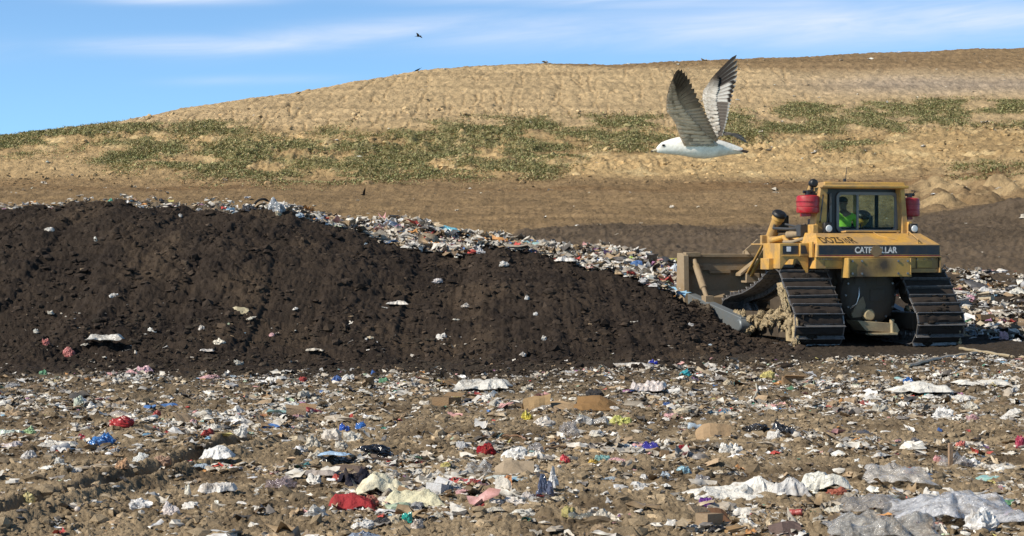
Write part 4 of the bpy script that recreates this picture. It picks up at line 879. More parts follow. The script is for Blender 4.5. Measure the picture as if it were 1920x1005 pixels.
# ------------------------------------------------------------------ gull flying past, wings raised
GY = 9.8; GM = GY/F
def gp(u, v, y): return Vector(((u-960)/F*y, y, H-(v-HV)*y/F))
G0 = gp(1312, 277, GY)
class Bird:
    def __init__(s): s.V = []; s.Q = []; s.C = []
    def grid(s, P, C, closed=False):
        n, m = len(P), len(P[0]); k = len(s.V)
        for i in range(n):
            for j in range(m): s.V.append(P[i][j]); s.C.append(C[i][j])
        for i in range(n-1):
            for j in range(m if closed else m-1): s.Q.append((k+i*m+j, k+i*m+(j+1) % m, k+(i+1)*m+(j+1) % m, k+(i+1)*m+j))
    def feather(s, base, tip, w, nrm, colf, bend=0, lift=0):
        """one flight feather: narrow vane, rounded end, slight camber"""
        ax = tip-base; L = ax.length; ax.normalize(); sd_ = ax.cross(nrm).normalized(); P = []; C = []
        for i in range(10):
            t = i/9; ww = w*(.62+.38*min(1, t*3))*(math.sqrt(max(0, 1-((t-.78)/.22)**2)) if t > .78 else 1)
            ww = max(ww, w*.06); row = []; crow = []
            for j in range(5):
                q = j/2-1; row.append(base+ax*(L*t)+sd_*(q*ww*.5)+nrm*(lift+bend*math.sin(t*math.pi)*L+.0035*(1-q*q))); crow.append(colf(t, q))
            P.append(row); C.append(crow)
        s.grid(P, C)
    def panel(s, Lp, Cp, nrm, th, colf):
        n = len(Lp)*9-8; m = 14
        def at(pl, t):
            f = t*(len(pl)-1); i = min(int(f), len(pl)-2); return pl[i].lerp(pl[i+1], f-i)
        P = []; C = []
        for i in range(n):
            t = i/(n-1); a, b = at(Lp, t), at(Cp, t); row = []; cr_ = []
            for sgn in (1, -1):
                for j in range(m):
                    q = j/(m-1) if sgn > 0 else 1-j/(m-1); h = th*(1-t*.6)*math.sin(math.pi*min(1, (q*.9+.02)**.6))
                    row.append(a.lerp(b, q)+nrm*(sgn*h+.002)); cr_.append(colf(t, q))
            P.append(row); C.append(cr_)
        s.grid(P, C, True)
rb = random.Random(4)
def mixr(a, b, t): t = max(0, min(1, t)); return tuple(lerp(x, y, t) for x, y in zip(a, b))
B_ = Bird()
sec = [(1230.5,277.5,285,.006),(1234,272.5,286.5,.013),(1240,267,287.5,.019),(1248,263.5,288.5,.0235),(1257,260.5,289.5,.027),(1268,257.5,290.5,.034),(1282,255.5,292.5,.044),(1300,256,296,.053),(1320,258,298,.054),(1338,260,295.8,.046),(1352,263,293,.036),(1366,267.5,290.5,.027),(1380,272.5,289,.018),(1392,277.5,288,.010)]
P = []; C = []
sec = [tuple(lerp(sec[i][k], sec[i+1][k], j/3) for k in range(4)) for i in range(len(sec)-1) for j in range(3)]+[sec[-1]]
for i, (u, a, b, w) in enumerate(sec):
    c = gp(u, (a+b)/2, GY); hh = (b-a)/2*GM; row = []; cr_ = []
    for k in range(22):
        t = 2*math.pi*k/22; row.append(c+Vector((0, -w*math.cos(t), hh*math.sin(t)))-G0)
        br = .20*max(0, float(gn(u*.16, t*2.2, 5)))+.16*max(0, float(gn(u*.45, t*5, 6)))*(u > 1256)+(.07 if (u > 1345 and math.sin(t) < -.2) else 0); e_ = math.exp(-((u-1243.5)/4.2)**2-((math.sin(t)-.15)/.28)**2)*.75; cr_.append(mixr(mixr((.78,.755,.70), (.34,.27,.19), br*2.0), (.12,.10,.085), e_))
    P.append(row); C.append(cr_)
B_.grid(P, C, True); NB_ = len(B_.Q)
kk = .85
nearp = lambda u, v: gp(u, v, GY-.052-kk*max(0, 264-v)*GM)-G0
farp = lambda u, v: gp(u, v, GY+.045+kk*max(0, 260-v)*GM)-G0
nn = Vector((0, 1, kk)).normalized(); nf = Vector((0, -1, kk)).normalized()
# near wing, seen from below
Ln = [(1283,274),(1275,257.5),(1265.7,230),(1257,217),(1249.3,208),(1249.5,190),(1251.5,177.6),(1255,163),(1261.3,149)]
Cn = [(1334,272),(1332,262),(1314,243),(1298,224),(1284,208),(1274,192),(1268,178),(1265,162),(1263.5,150)]
ptn = [(1273.4,129.4),(1278.5,130.5),(1283.5,136),(1288,142.5),(1292.5,149),(1297,158),(1302,168),(1306.5,177),(1311,188),(1315,197)]
for i in range(9, -1, -1):
    t = i/9; bs = nearp(lerp(1253,1272,t), lerp(182,205,t)); q0 = mixr((.105,.08,.06), (.36,.275,.20), (i-3)/6)
    B_.feather(bs, nearp(*ptn[i]), (9.6+.65*i)*GM, nn, lambda t, q, q0=q0, i=i: mixr(mixr((.70,.57,.44), q0, t*1.5+max(0, .5-.09*i)), (.045,.034,.027), max((t-.6)*1.7, (q-.35)*1.3)), 0, .0012*i)
for i in range(11):
    t = i/10; bs = nearp(lerp(1268,1322,t), lerp(207,258,t)); tp = nearp(lerp(1317,1346.5,t)+1.2*math.sin(t*3.1), lerp(200,264.5,t))
    B_.feather(bs, tp, 11*GM, nn, lambda t, q: mixr(mixr((.80,.66,.51), (.36,.27,.19), t*1.1), (.14,.105,.08), max((t-.78)*2.5, (q-.55)*.9)), 0, .013-.0008*i)
B_.panel([nearp(*p) for p in Ln], [nearp(*p) for p in Cn], nn, .007,
    lambda t, q: mixr(mixr((.58,.47,.36), (.20,.15,.105), max(0, t-.45)*1.5+.35*(1-q)*(t > .3)), (.17,.13,.09), .9*max(0, float(gn(t*11, q*4, 9)))+.55*max(0, math.sin(t*62+3*math.sin(q*21)))**3*(.3+.7*q)+.25*max(0, (q-.75)*2)))
def coverts(Lp, Cp, nrm, rows, n, w, cf, lift):
    def at(pl, t):
        f = t*(len(pl)-1); i = min(int(f), len(pl)-2); return pl[i].lerp(pl[i+1], f-i)
    for rI_, (q0, q1) in enumerate(rows):
        for k in range(n, -1, -1):
            t = .05+.90*k/n+rb.uniform(-.008,.008); a = at(Lp, t); b_ = at(Cp, min(1, t+.03)); s0 = a.lerp(b_, q0); s1 = a.lerp(b_, q1+rb.uniform(-.03,.03))
            tone = rb.uniform(.8, 1.15)
            B_.feather(s0, s1, w*GM*rb.uniform(.9, 1.15), nrm, lambda t_, q, t=t, tone=tone, rI_=rI_: tuple(x*tone for x in cf(t, rI_, t_, q)), 0, lift+.0015*(len(rows)-rI_)+.0002*k)
coverts([nearp(*p) for p in Ln], [nearp(*p) for p in Cn], nn*-1, ((.62,1.12),(.42,.86),(.22,.62),(.04,.40)), 20, 9.5,
    lambda t, r_, a, q: mixr(mixr((.82,.67,.52), (.28,.21,.15), max(0, t-.45)*1.8), (.15,.11,.075), max(0, (a-.6)*1.7)+max(0, abs(q)-.55)*1.0+.9*max(0, float(gn(t*9+r_, r_*1.7, 3)))), .004)
# far wing, seen from above
Lf = [(1336,262),(1328,236),(1322,206),(1317,186),(1318,173),(1325,163),(1333,152),(1340,144)]
Cf = [(1353,254),(1354,235),(1352,215),(1350,200),(1351,186),(1352,172),(1352,160),(1350,146)]
ptf = [(1381,103.5),(1382.3,114),(1383,124),(1382.8,134),(1382,143),(1380.6,152),(1378.6,162),(1376.3,171),(1374,181),(1371.5,190)]
dk = (.034,.028,.024); wh = (.80,.76,.69)
for i in range(9, -1, -1):
    t = i/9; bs = farp(lerp(1333,1342,t), lerp(152,190,t))
    def cf(t, q, i=i):
        if i < 5: return mixr(dk, wh, (q-.45)*1.9*(.35+.65*(i/4))*(1 if t > .25 else .5))
        c_ = mixr(wh, (.22,.185,.16), (.35-q)*.95 if t > .2 else .3); c_ = mixr(c_, dk, 1 if .74 < t < .93 else 0); return c_
    B_.feather(bs, farp(*ptf[i]), (9.4+.4*i)*GM, nf, cf, 0, .0012*i)
for i in range(11):
    t = i/10; bs = farp(lerp(1343,1346,t), lerp(196,252,t)); tp = farp(lerp(1369.5,1355.5,t)+1.5*math.sin(t*3.1), lerp(198,253.5,t))
    B_.feather(bs, tp, 10*GM, nf, lambda t, q: mixr(mixr((.15,.125,.105), (.46,.42,.37), (-q-.3)*1.4), wh, (t-.82)*9), 0, .013-.0008*i)
B_.panel([farp(*p) for p in Lf], [farp(*p) for p in Cf], nf, .007,
    lambda t, q: mixr(mixr((.58,.53,.45), dk, (t-.60)*4 if q < .72 else (t-.9)*4), (.25,.19,.13), 1.5*max(0, float(gn(t*15, q*7, 19)))+.6*max(0, math.sin(t*58+2.6*math.sin(q*19)))**2))
coverts([farp(*p) for p in Lf], [farp(*p) for p in Cf], nf, ((.40,.80),(.22,.60),(.08,.42),(.0,.24)), 22, 7.5,
    lambda t, r_, a, q: mixr(mixr((.80,.74,.65), dk, (t-.60)*3.4), (.20,.155,.11), max(0, .55-a)*.6+max(0, abs(q)-.5)*.8+.8*max(0, float(gn(t*8+r_*2, r_*1.3, 13)))), .006)
# scapulars over the shoulder
for i in range(14):
    t = i/13; bs = gp(1284+42*t, 262-2*math.sin(t*3.1), GY-.05+.004*(i % 3))-G0; tp = gp(1302+44*t, 272+1.5*(i % 3), GY-.058)-G0
    B_.feather(bs, tp, 8.5*GM, Vector((0,-.8,.6)), lambda t_, q: mixr((.60,.55,.48), (.30,.24,.17), max(0, t_-.6)*1.6+max(0, abs(q)-.6)), .03, .003+.0005*(i % 2))
# tail fan with its dark band, and the long tertials of the far wing
for i in range(9):
    a = (i-4)/4; bs = gp(1371, 279, GY+.012*a)-G0; tp = gp(1403-2*abs(a), 287.5-2.2*(1-abs(a)), GY+.062*a)-G0
    B_.feather(bs, tp, 7*GM, Vector((.12,0,1)).normalized(), lambda t, q: mixr((.76,.74,.70), (.055,.042,.035), (t-.45)*5), 0, .001*(4-abs(i-4)))
for i in range(4):
    bs = farp(1354+i*1.5, 248+i*2); tp = gp(1402-i*3, 268-i*4, GY+.10+.01*i)-G0
    B_.feather(bs, tp, 8*GM, Vector((-.25,-.65,.72)).normalized(), lambda t, q: mixr((.14,.125,.11), (.78,.76,.72), (abs(q)-.62)*3.4 if q < 0 else 0), .10, .001*i)
M_feather, n_, l_, b_ = newmat('feathers'); a_ = n_.new('ShaderNodeAttribute'); a_.attribute_name = 'col'
f_ = noise(n_, l_, 90, 4); l_.new(mixc(n_, l_, 1.0, a_.outputs['Color'], ramp(n_, l_, f_, .3, .7, (.84,.83,.81,1), (1.06,1.06,1.06,1)), 'MULTIPLY'), b_.inputs['Base Color']); b_.inputs['Roughness'].default_value = .75; b_.inputs['Specular IOR Level'].default_value = .2
M_down = M_feather.copy(); M_down.name = 'down'
tl_ = n_.new('ShaderNodeBsdfTranslucent'); l_.new(a_.outputs['Color'], tl_.inputs['Color']); ms_ = n_.new('ShaderNodeMixShader'); ms_.inputs[0].default_value = .26
l_.new(b_.outputs[0], ms_.inputs[1]); l_.new(tl_.outputs[0], ms_.inputs[2]); l_.new(ms_.outputs[0], n_['Material Output'].inputs['Surface'])
gull = mesh_np('gull', [tuple(v) for v in B_.V], B_.Q, M_feather, B_.C); gull.location = G0; gull.data.materials.append(M_down); gull.data.polygons.foreach_set('material_index', np.array([1 if i < NB_ else 0 for i in range(len(gull.data.polygons))], np.int32))
tag(gull, 'white and brown mottled gull flying past with both wings raised, above the bench', 'gull')
b = MB(); k = [gp(1231.5,278.5,GY)-G0, gp(1227,280.5,GY)-G0, gp(1223,282.3,GY)-G0, gp(1220.6,284.4,GY)-G0]
b.tube([gp(1232.5,281.2,GY)-G0, gp(1227,281.8,GY)-G0, gp(1223.5,282.9,GY)-G0, gp(1220.8,284.2,GY)-G0], [.0098,.0072,.005,.0016], 10); part(b, 'beak', flat('beak', (.50,.40,.27), .5), gull, 0)
b = MB(); b.tube([gp(1223.6,282.9,GY)-G0, gp(1222,283.6,GY)-G0, gp(1220.5,284.6,GY)-G0], [.0056,.0042,.0012], 10); part(b, 'beak_tip', flat('beak_tip', (.03,.025,.022), .5), gull, 0)
for s_ in (-1, 1):
    c = gp(1244, 272.3, GY+s_*.0205)-G0; b = MB(); b.lathe([(.001,-.0055), (.006,-.004), (.0082,0), (.006,.004), (.001,.0055)], c, 14); part(b, 'eye', flat('eye', (.008,.007,.006), .15), gull, 0)
# ------------------------------------------------------------------ far birds
def small_bird(loc, head, size, wing, col, label, perched=False, roll=0):
    Bd = Bird(); L = size
    prof = [(-.5,.012,0),(-.42,.035,.03),(-.34,.06,.05),(-.2,.085,.02),(0,.10,0),(.2,.075,.0),(.36,.04,.01),(.5,.05,.015),(.62,.055,.015)]
    P = []; C = []
    for x, r_, z in prof:
        P.append([Vector((x*L, r_*L*math.cos(t)*(1.0 if x < .4 else 1.2), z*L+r_*L*math.sin(t)*(1.0 if x < .4 else .25))) for t in [2*math.pi*k/10 for k in range(10)]]); C.append([col]*10)
    Bd.grid(P, C, True)
    if not perched:
        for s_ in (-1, 1):
            for top in (1, -1):
                P = []
                for i in range(7):
                    t = i/6; y = .07+1.05*t; z = .05+wing(t)*.9; ch = .42*(1-t)**.55+.03; x0 = -.24+.16*abs(t-.4)
                    P.append([Vector(((x0+ch*q)*L, s_*y*L, (z+top*.012*math.sin(math.pi*min(1, q+.15)))*L)) for q in (0, .25, .6, 1)])
                Bd.grid(P, [[col]*4]*7)
    o = mesh_np('bird', [tuple(v) for v in Bd.V], Bd.Q, M_feather, Bd.C); o.location = loc; o.rotation_euler = (roll, -.5 if perched else 0, head)
    if perched:
        b = MB()
        for s_ in (-.05, .05): b.cyl((.02*L, s_*L, -.08*L), (-.05*L, s_*L, -.36*L), .012*L, seg=6)
        part(b, 'leg', flat('bird_leg', (.03,.03,.03)), o, 0)
    return tag(o, label, 'bird')
DKB = (.035,.033,.032)
Dd = 120; small_bird(Vector(((785-960)/F*Dd, Dd, H-(68-HV)*Dd/F)), math.radians(160), .42, lambda t: .10*math.sin(t*2.2), (.055,.055,.06), 'small dark bird gliding alone against the sky', roll=.25)
p = hit(688, 391); small_bird(p+Vector((0,-2,.55)), math.radians(35), .30, lambda t: .62*t, DKB, 'small black bird flying low over the brown bench, wings up', roll=-.5)
for u, v, lb in ((783,129,'black bird standing on the skyline of the hill'), (560,168.5,'tiny black bird standing on the hill crest lower down the slope')):
    Dk = float(np.interp(u, TU, Dcr_t))-1.0; x = (u-960)/F*Dk; z = float(zground(np.array([x]), np.array([Dk]))[0]); s_ = .55 if u > 700 else .4
    small_bird(Vector((x, Dk, z+.36*s_)), math.radians(20), s_, None, (.02,.02,.02), lb, True)
# ------------------------------------------------------------------ the driver
MD = Matrix.Translation((DO[0], DO[1], -.01)) @ Matrix.Rotation(TH, 4, 'Z')
def skinned(name, verts, edges, radii, mat, parent=None, root=0, sub=2):
    me = bpy.data.meshes.new(name); me.from_pydata([Vector(v) for v in verts], edges, []); o = bpy.data.objects.new(name, me); COL.objects.link(o)
    m = o.modifiers.new('skin', 'SKIN'); m.use_smooth_shade = True
    for i, rr in enumerate(radii): me.skin_vertices[0].data[i].radius = rr if isinstance(rr, tuple) else (rr, rr)
    me.skin_vertices[0].data[root].use_root = True
    s_ = o.modifiers.new('sub', 'SUBSURF'); s_.levels = sub; s_.render_levels = sub; me.materials.append(mat); o.parent = parent; return o
PX = .13
M_skin = flat('skin', (.36,.21,.14), .55); M_hv = flat('lime_high_vis_cloth', (.42,.90,.08), .75); M_jean = flat('dark_trousers', (.03,.035,.05), .8)
pv = [(PX,1.93,2.14), (PX,1.90,2.30), (PX,1.89,2.46), (PX,1.90,2.57), (PX,1.92,2.66), (PX,1.94,2.73), (PX,1.96,2.82), (PX,1.96,2.88)]
pe = [(i, i+1) for i in range(7)]; pr = [(.15,.12), (.14,.11), (.16,.11), (.13,.09), .055, (.075,.09), (.08,.095), (.055,.07)]
def chain(start, pts, rr):
    k = start
    for p_, r_ in zip(pts, rr):
        pv.append(p_); pr.append(r_); pe.append((k, len(pv)-1)); k = len(pv)-1
    return k
for s_ in (-1, 1):
    h = chain(3, [(PX+s_*.17,1.90,2.55), (PX+s_*.25,1.91,2.48), (PX+s_*.31,1.96,2.34), (PX+s_*.34,2.06,2.40), (PX+s_*.36,2.10,2.425)], [.06,.055,.045,.034,(.035,.02)])
    for f_, (dx, dy, dz_) in enumerate(((-.025,.03,.005), (-.010,.045,.008), (.005,.048,.008), (.020,.040,.004))):
        bx_, by_, bz_ = pv[h]; chain(h, [(bx_+dx, by_+dy*.6, bz_+dz_), (bx_+dx, by_+dy*.8, bz_-.018), (bx_+dx, by_+dy*.4, bz_-.034)], [.010,.009,.008])
    bx_, by_, bz_ = pv[h]; chain(h, [(bx_-s_*.03, by_+.005, bz_-.005), (bx_-s_*.035, by_+.028, bz_-.02)], [.011,.009])
    chain(0, [(PX+s_*.10,1.98,2.13), (PX+s_*.13,2.28,2.12), (PX+s_*.13,2.33,1.90), (PX+s_*.13,2.34,1.76), (PX+s_*.14,2.40,1.72)], [.09,.07,.055,.045,.04])
pers = skinned('person', pv, pe, pr, M_skin); pers.matrix_world = MD
tag(pers, 'driver in a lime high-visibility jacket sitting in the bulldozer cab, seen through the rear window', 'person')
jv = [(PX,1.93,2.16), (PX,1.90,2.32), (PX,1.89,2.47), (PX,1.90,2.58)]; je = [(0,1),(1,2),(2,3)]; jr = [(.17,.14), (.16,.13), (.18,.13), (.14,.10)]
for s_ in (-1, 1):
    k = 3
    for p_, r_ in zip([(PX+s_*.17,1.90,2.56), (PX+s_*.255,1.91,2.49), (PX+s_*.31,1.96,2.345), (PX+s_*.335,2.05,2.395)], [.078,.07,.062,.05]):
        jv.append(p_); jr.append(r_); je.append((k, len(jv)-1)); k = len(jv)-1
skinned('jacket', jv, je, jr, M_hv, pers)
tv = [(PX,1.93,2.13)]; te = []; tr_ = [(.165,.13)]
for s_ in (-1, 1):
    k = 0
    for p_, r_ in zip([(PX+s_*.10,1.99,2.13), (PX+s_*.13,2.27,2.125), (PX+s_*.13,2.33,1.92), (PX+s_*.13,2.34,1.80)], [.10,.08,.068,.06]):
        tv.append(p_); tr_.append(r_); te.append((k, len(tv)-1)); k = len(tv)-1
skinned('trousers', tv, te, tr_, M_jean, pers)
b = MB(); b.lathe([(.105,2.825), (.108,2.84), (.10,2.88), (.07,2.92), (.02,2.935)], (PX, 1.96, 0), 20); b.box(PX-.07, PX+.07, 2.04, 2.13, 2.83, 2.845); part(b, 'cap', flat('cap', (.06,.06,.055), .8), pers, .004)
for s_ in (-1, 1):
    b = MB(); b.lathe([(.004,-.008), (.011,0), (.004,.008)], (PX+s_*.032, 2.047, 2.815), 10); part(b, 'eye', flat('person_eye', (.05,.04,.03), .3), pers, 0)
b = MB(); b.tube([(PX,2.045,2.81), (PX,2.075,2.775), (PX,2.05,2.768)], [.010,.016,.010], 8); part(b, 'nose', M_skin, pers, 0)
for s_ in (-1, 1):
    b = MB(); b.lathe([(.010,-.03), (.02,-.015), (.022,.01), (.012,.03)], (PX+s_*.085, 1.95, 2.80), 10); part(b, 'ear', M_skin, pers, 0)
b = MB(); b.tube([(PX-.028,2.048,2.745), (PX,2.056,2.742), (PX+.028,2.048,2.745)], .006, 8); part(b, 'mouth', flat('lips', (.28,.12,.09), .5), pers, 0)
# ------------------------------------------------------------------ single pieces of trash
M_film = objmat('plastic_film', .32, .5, 1, .75, 6, .7); M_clear = objmat('clear_film', .14, .6, .50, .25, 5, 1.0, coat=.7)

def filmmat():
    # thin clear plastic: partly see-through, milky where folded, glossy
    m, n, l, b = newmat('clear_wrap'); oi = n.new('ShaderNodeObjectInfo')
    f = noise(n, l, 5, 6, .65); g = noise(n, l, 9, 4, .6, stretch=(1, 3.2, 1)); k = noise(n, l, 30, 3, .6)
    l.new(mixc(n, l, ramp(n, l, f, .55, .72), oi.outputs['Color'], (.34,.27,.19)), b.inputs['Base Color'])
    b.inputs['Roughness'].default_value = .13; b.inputs['Specular IOR Level'].default_value = .7; b.inputs['Coat Weight'].default_value = .5
    mr = n.new('ShaderNodeMapRange'); l.new(g, mr.inputs[0]); mr.inputs[1].default_value = .32; mr.inputs[2].default_value = .68; mr.inputs[3].default_value = .18; mr.inputs[4].default_value = .78; l.new(mr.outputs[0], b.inputs['Alpha'])
    ab = n.new('ShaderNodeMath'); ab.operation = 'SUBTRACT'; l.new(g, ab.inputs[0]); ab.inputs[1].default_value = .5; a2 = n.new('ShaderNodeMath'); a2.operation = 'ABSOLUTE'; l.new(ab.outputs[0], a2.inputs[0])
    a3 = n.new('ShaderNodeMath'); a3.operation = 'MULTIPLY_ADD'; l.new(k, a3.inputs[0]); a3.inputs[1].default_value = .25; l.new(a2.outputs[0], a3.inputs[2])
    bump(n, l, b, a3.outputs[0], .9, .06); return m
M_clear = filmmat()
M_cloth = objmat('rag_cloth', .9, .15, 1, .5, 8, .5, crease=False); M_paper = objmat('paper', .8, .2, 1, .65, 8, .5); M_cardb = objmat('cardboard', .85, .15, 1, .4, 6, .25, crease=False)
M_hard = objmat('hard_plastic', .35, .5, 1, .35, 6, .15, crease=False); M_shiny = objmat('shiny_bag', .16, .6, 1, .25, 6, .7, coat=.4)
MATS = dict(film=M_film, clear=M_clear, cloth=M_cloth, paper=M_paper, card=M_cardb, hard=M_hard, shiny=M_shiny)
def q2(n): return gridq(*n)
def mesh_only(name, V, Q, mat, smooth=False):
    o = mesh_np(name, V, Q, mat, smooth=smooth); return o
def v3n(d, s, f):   # cheap 3-D-ish noise on directions
    return gn(d[..., 0]*f+s*7.1, d[..., 1]*f+d[..., 2]*f*.7, s)+.6*gn(d[..., 2]*f*1.3+s*3.3, d[..., 0]*f-d[..., 1]*f*.6, s+50)
def blob_v(w, d, h, s, cr=.4, nu=30, nv=13):
    th = np.linspace(0, 2*math.pi, nu, endpoint=False); ph = np.linspace(.02, math.pi*.62, nv); T, P = np.meshgrid(th, ph)
    D_ = np.stack([np.sin(P)*np.cos(T), np.sin(P)*np.sin(T), np.cos(P)], -1)
    rad = 1+cr*(.85*v3n(D_, s, .9)+.55*(ridge(D_[..., 0]*1.7+s, D_[..., 1]*1.7+D_[..., 2]*1.2, s+3)-.5)+.34*v3n(D_, s+9, 3.4))+np.random.default_rng(s).normal(0, .055, T.shape)
    rad = np.clip(rad, .3, 1.9); V = D_*rad[..., None]; V[..., 2] *= .55+.5*np.clip(1+.9*gn(V[..., 0]*1.3+s, V[..., 1]*1.3, s+21), 0, 2)
    V[..., 2] = np.maximum(V[..., 2], -.25)
    V = V/np.array((np.ptp(V[..., 0]), np.ptp(V[..., 1]), V[..., 2].max())); V = V*np.array((w, d, h)); V[..., 0] -= (V[..., 0].max()+V[..., 0].min())/2
    Q = []
    for j in range(nv-1):
        for i in range(nu): Q.append((j*nu+i, j*nu+(i+1) % nu, (j+1)*nu+(i+1) % nu, (j+1)*nu+i))
    return V.reshape(-1, 3), Q
def sheet_v(w, d, h, s, n=(26, 18), rag=.25, tent=.0, coarse=1.6):
    g = np.linspace(-.5, .5, n[0]); k = np.linspace(-.5, .5, n[1]); X, Y = np.meshgrid(g, k, indexing='ij')
    edge = 1+rag*(gn(np.arctan2(Y, X)*1.6+s, X*0+s*.37, s)+.6*gn(np.arctan2(Y, X)*4+s, X*0+.5, s+2))
    Xs, Ys = X*edge, Y*edge
    a = s*1.7; R = X*math.cos(a)+Y*math.sin(a); T_ = -X*math.sin(a)+Y*math.cos(a)
    z = .62*(gn(X*coarse*.9+s*.7, Y*coarse*1.2, s+4)+.75)+.20*ridge(R*coarse*1.9+.35*gn(T_*2, R*2, s), T_*.6+s, s+5)**3+.12*ridge(T_*2.6+s, R*.8, s+8)**4+.07*ridge(R*6+.5*gn(T_*3, R*2, s), T_*1.2, s+11)**3+.04*np.abs(gn(X*9+s, Y*9, s+6))+tent*np.exp(-((X-.15*math.sin(s))**2+Y**2)*9)
    z = np.maximum(z, .05)
    rim = np.minimum(1, 7*np.minimum(.5-np.abs(X), .5-np.abs(Y))+.35+.5*np.maximum(0, gn(X*2.3, Y*2.3+s, s+9)))
    z = z*rim; z = z/z.max()*h+.006
    return np.stack([Xs*w, Ys*d, z], -1).reshape(-1, 3), q2(n)
def two_sided(V, Q, t=.004):
    """gives a sheet its own thickness"""
    n = len(V); V2 = np.concatenate([V, V-np.array((0, 0, t))]); Q = np.asarray(Q); return V2, np.concatenate([Q, Q[:, ::-1]+n])
def card_v(w, d, h, s, folds=2):
    # a stiff panel, bent across: 1 = flap rising away, 2 = tent, 3 = curled over
    q = np.random.default_rng(s); n = 9; ys = np.linspace(-.5, .5, n); tt = ys+.5
    pr = {1: tt**.8, 2: 1-np.abs(tt-.55)/.55, 3: np.sin(np.clip(tt*1.25, 0, 1)*math.pi*.9)}[min(3, max(1, folds))]
    pr = np.maximum(pr, 0)*h; xs = np.linspace(-.5, .5, 6); sk = q.uniform(-.25, .25); tw = q.uniform(-.35, .35)
    V = np.array([[(x*(1-.25*abs(sk)*t_)+sk*t_*.5+q.normal(0, .012))*w, (y+.10*x*tw+q.normal(0, .012))*d, z_*(1+tw*x+q.normal(0, .03))+.012] for y, z_, t_ in zip(ys, pr, tt) for x in xs])
    V = V.reshape(n, 6, 3)[:, ::-1].reshape(-1, 3)
    # torn, warped edges
    V[:, 2] += h*.20*gn(V[:, 0]/w*2.3+s, V[:, 1]/d*1.7, s)*(V[:, 2] > .02); cx = np.abs(V[:, 0]/w); V[:, 2] -= h*q.uniform(.2, .8)*np.maximum(0, cx-.22)*np.where(V[:, 0] > 0, q.uniform(.2, 2.5), q.uniform(.2, 2.5)); V[:, 2] = np.maximum(V[:, 2], .014); V[:, 0] += w*.09*gn(V[:, 1]/d*2.1+s, V[:, 2]*4, s+2); V[:, 1] += d*.14*gn(V[:, 0]/w*2.4, V[:, 2]*3+s, s+3)
    V, Q = two_sided(V, q2((n, 6)), .012)
    # rim closing the two faces
    m = n*6; E = [i for i in range(6)]+[i*6+5 for i in range(1, n)]+[(n-1)*6+i for i in range(4, -1, -1)]+[i*6 for i in range(n-2, 0, -1)]
    R = [(E[i], E[(i+1) % len(E)], E[(i+1) % len(E)]+m, E[i]+m) for i in range(len(E))]
    return V, np.concatenate([Q, np.array(R)])
def finish(o, loc, rz, col, sink=.0):
    o.location = (loc[0], loc[1], loc[2]-sink); o.rotation_euler = (0, 0, rz); o.color = (*col, 1)
HERO = []
def place(u, v, d=0):
    p = hit(u, v)
    if p is None: return None
    y = p.y+d*.5; x = (u-960)/F*p.y*y/p.y; return Vector((x, y, float(ztop(x, y))))
WHT, GRY, BEI = (0.568,0.529,0.458), (0.48,0.48,0.47), (0.56,0.48,0.36)
def hero(name, cat, kind, u, vb, w, h, col, label, phrase=None, mat='film', d=None, seed=None, rz=0, hs=1, group=None, **k):
    """one piece standing at (u, vb), w x h pixels of the photograph large at its distance"""
    p = hit(u, vb)
    if p is None: return None
    wm_ = w*p.y/F; hm = h*p.y/F; d = d or min(wm_*.75, .9); hz = max(hm*.45, hm-d*(H-p.z)/p.y*.8)*hs
    loc = place(u, vb, d*.8); s = seed if seed is not None else len(HERO)*3+5
    if kind == 'bag': V, Q = blob_v(wm_, d, hz, s, k.get('cr', .42)); o = mesh_only(name, V, Q, MATS[mat])
    elif kind == 'sheet': V, Q = two_sided(*sheet_v(wm_, d, hz, s, k.get('n', (26, 18)), k.get('rag', .25), k.get('tent', 0), k.get('coarse', 1.6))); o = mesh_only(name, V, Q, MATS[mat], smooth=k.get('smooth', False))
    elif kind == 'card': V, Q = card_v(wm_, min(d, hm*1.9+.06), hm*.80, s, k.get('folds', 2)); o = mesh_only(name, V, Q, MATS[mat])
    elif kind == 'tub':
        b = MB(); r_ = wm_/2; b.lathe([(r_*.62, hz*.95), (r_*.75, hz*.93), (r_*.92, hz*.5), (r_, .02), (r_*1.04, 0), (r_*.9, .0), (r_*.8, hz*.5)], (0,0,0), 28); q_ = random.Random(s)
        for v_ in b.bm.verts: v_.co += Vector((1,1,.8))*(.10*r_*float(gn(v_.co.x*9+s, v_.co.y*9+v_.co.z*12, s)))
        o = b.build(name, MATS[mat], ang=60)
    elif kind == 'ball':
        b = MB(); r_ = wm_/2; b.lathe([(r_*math.sin(t), r_*.9-r_*math.cos(t)) for t in np.linspace(.08, math.pi-.08, 10)], (0,0,0), 18); o = b.build(name, MATS[mat], ang=80)
    elif kind == 'bottle':
        b = MB(); r_ = hz*.5; L = wm_; b.lathe([(r_*.8,-L*.5), (r_,-L*.47), (r_,-L*.2), (r_*.9,-L*.1), (r_,0), (r_,L*.18), (r_*.4,L*.36), (r_*.36,L*.47), (r_*.3,L*.5)], (0,0,r_*.9), 16, Matrix.Rotation(math.pi/2, 4, 'Y')); o = b.build(name, MATS[mat])
    elif kind == 'plank':
        b = MB(); b.box(-wm_/2, wm_/2, -d/2, d/2, 0, max(hz, .015)); o = b.build(name, MATS[mat], None, .004); o.rotation_euler = (0, 0, rz)
    finish(o, loc, rz, col, hz*.06); tag(o, label, cat, group); HERO.append((phrase or label, u, vb-h*.5)); o['_h'] = 1
    del o['_h']; return o
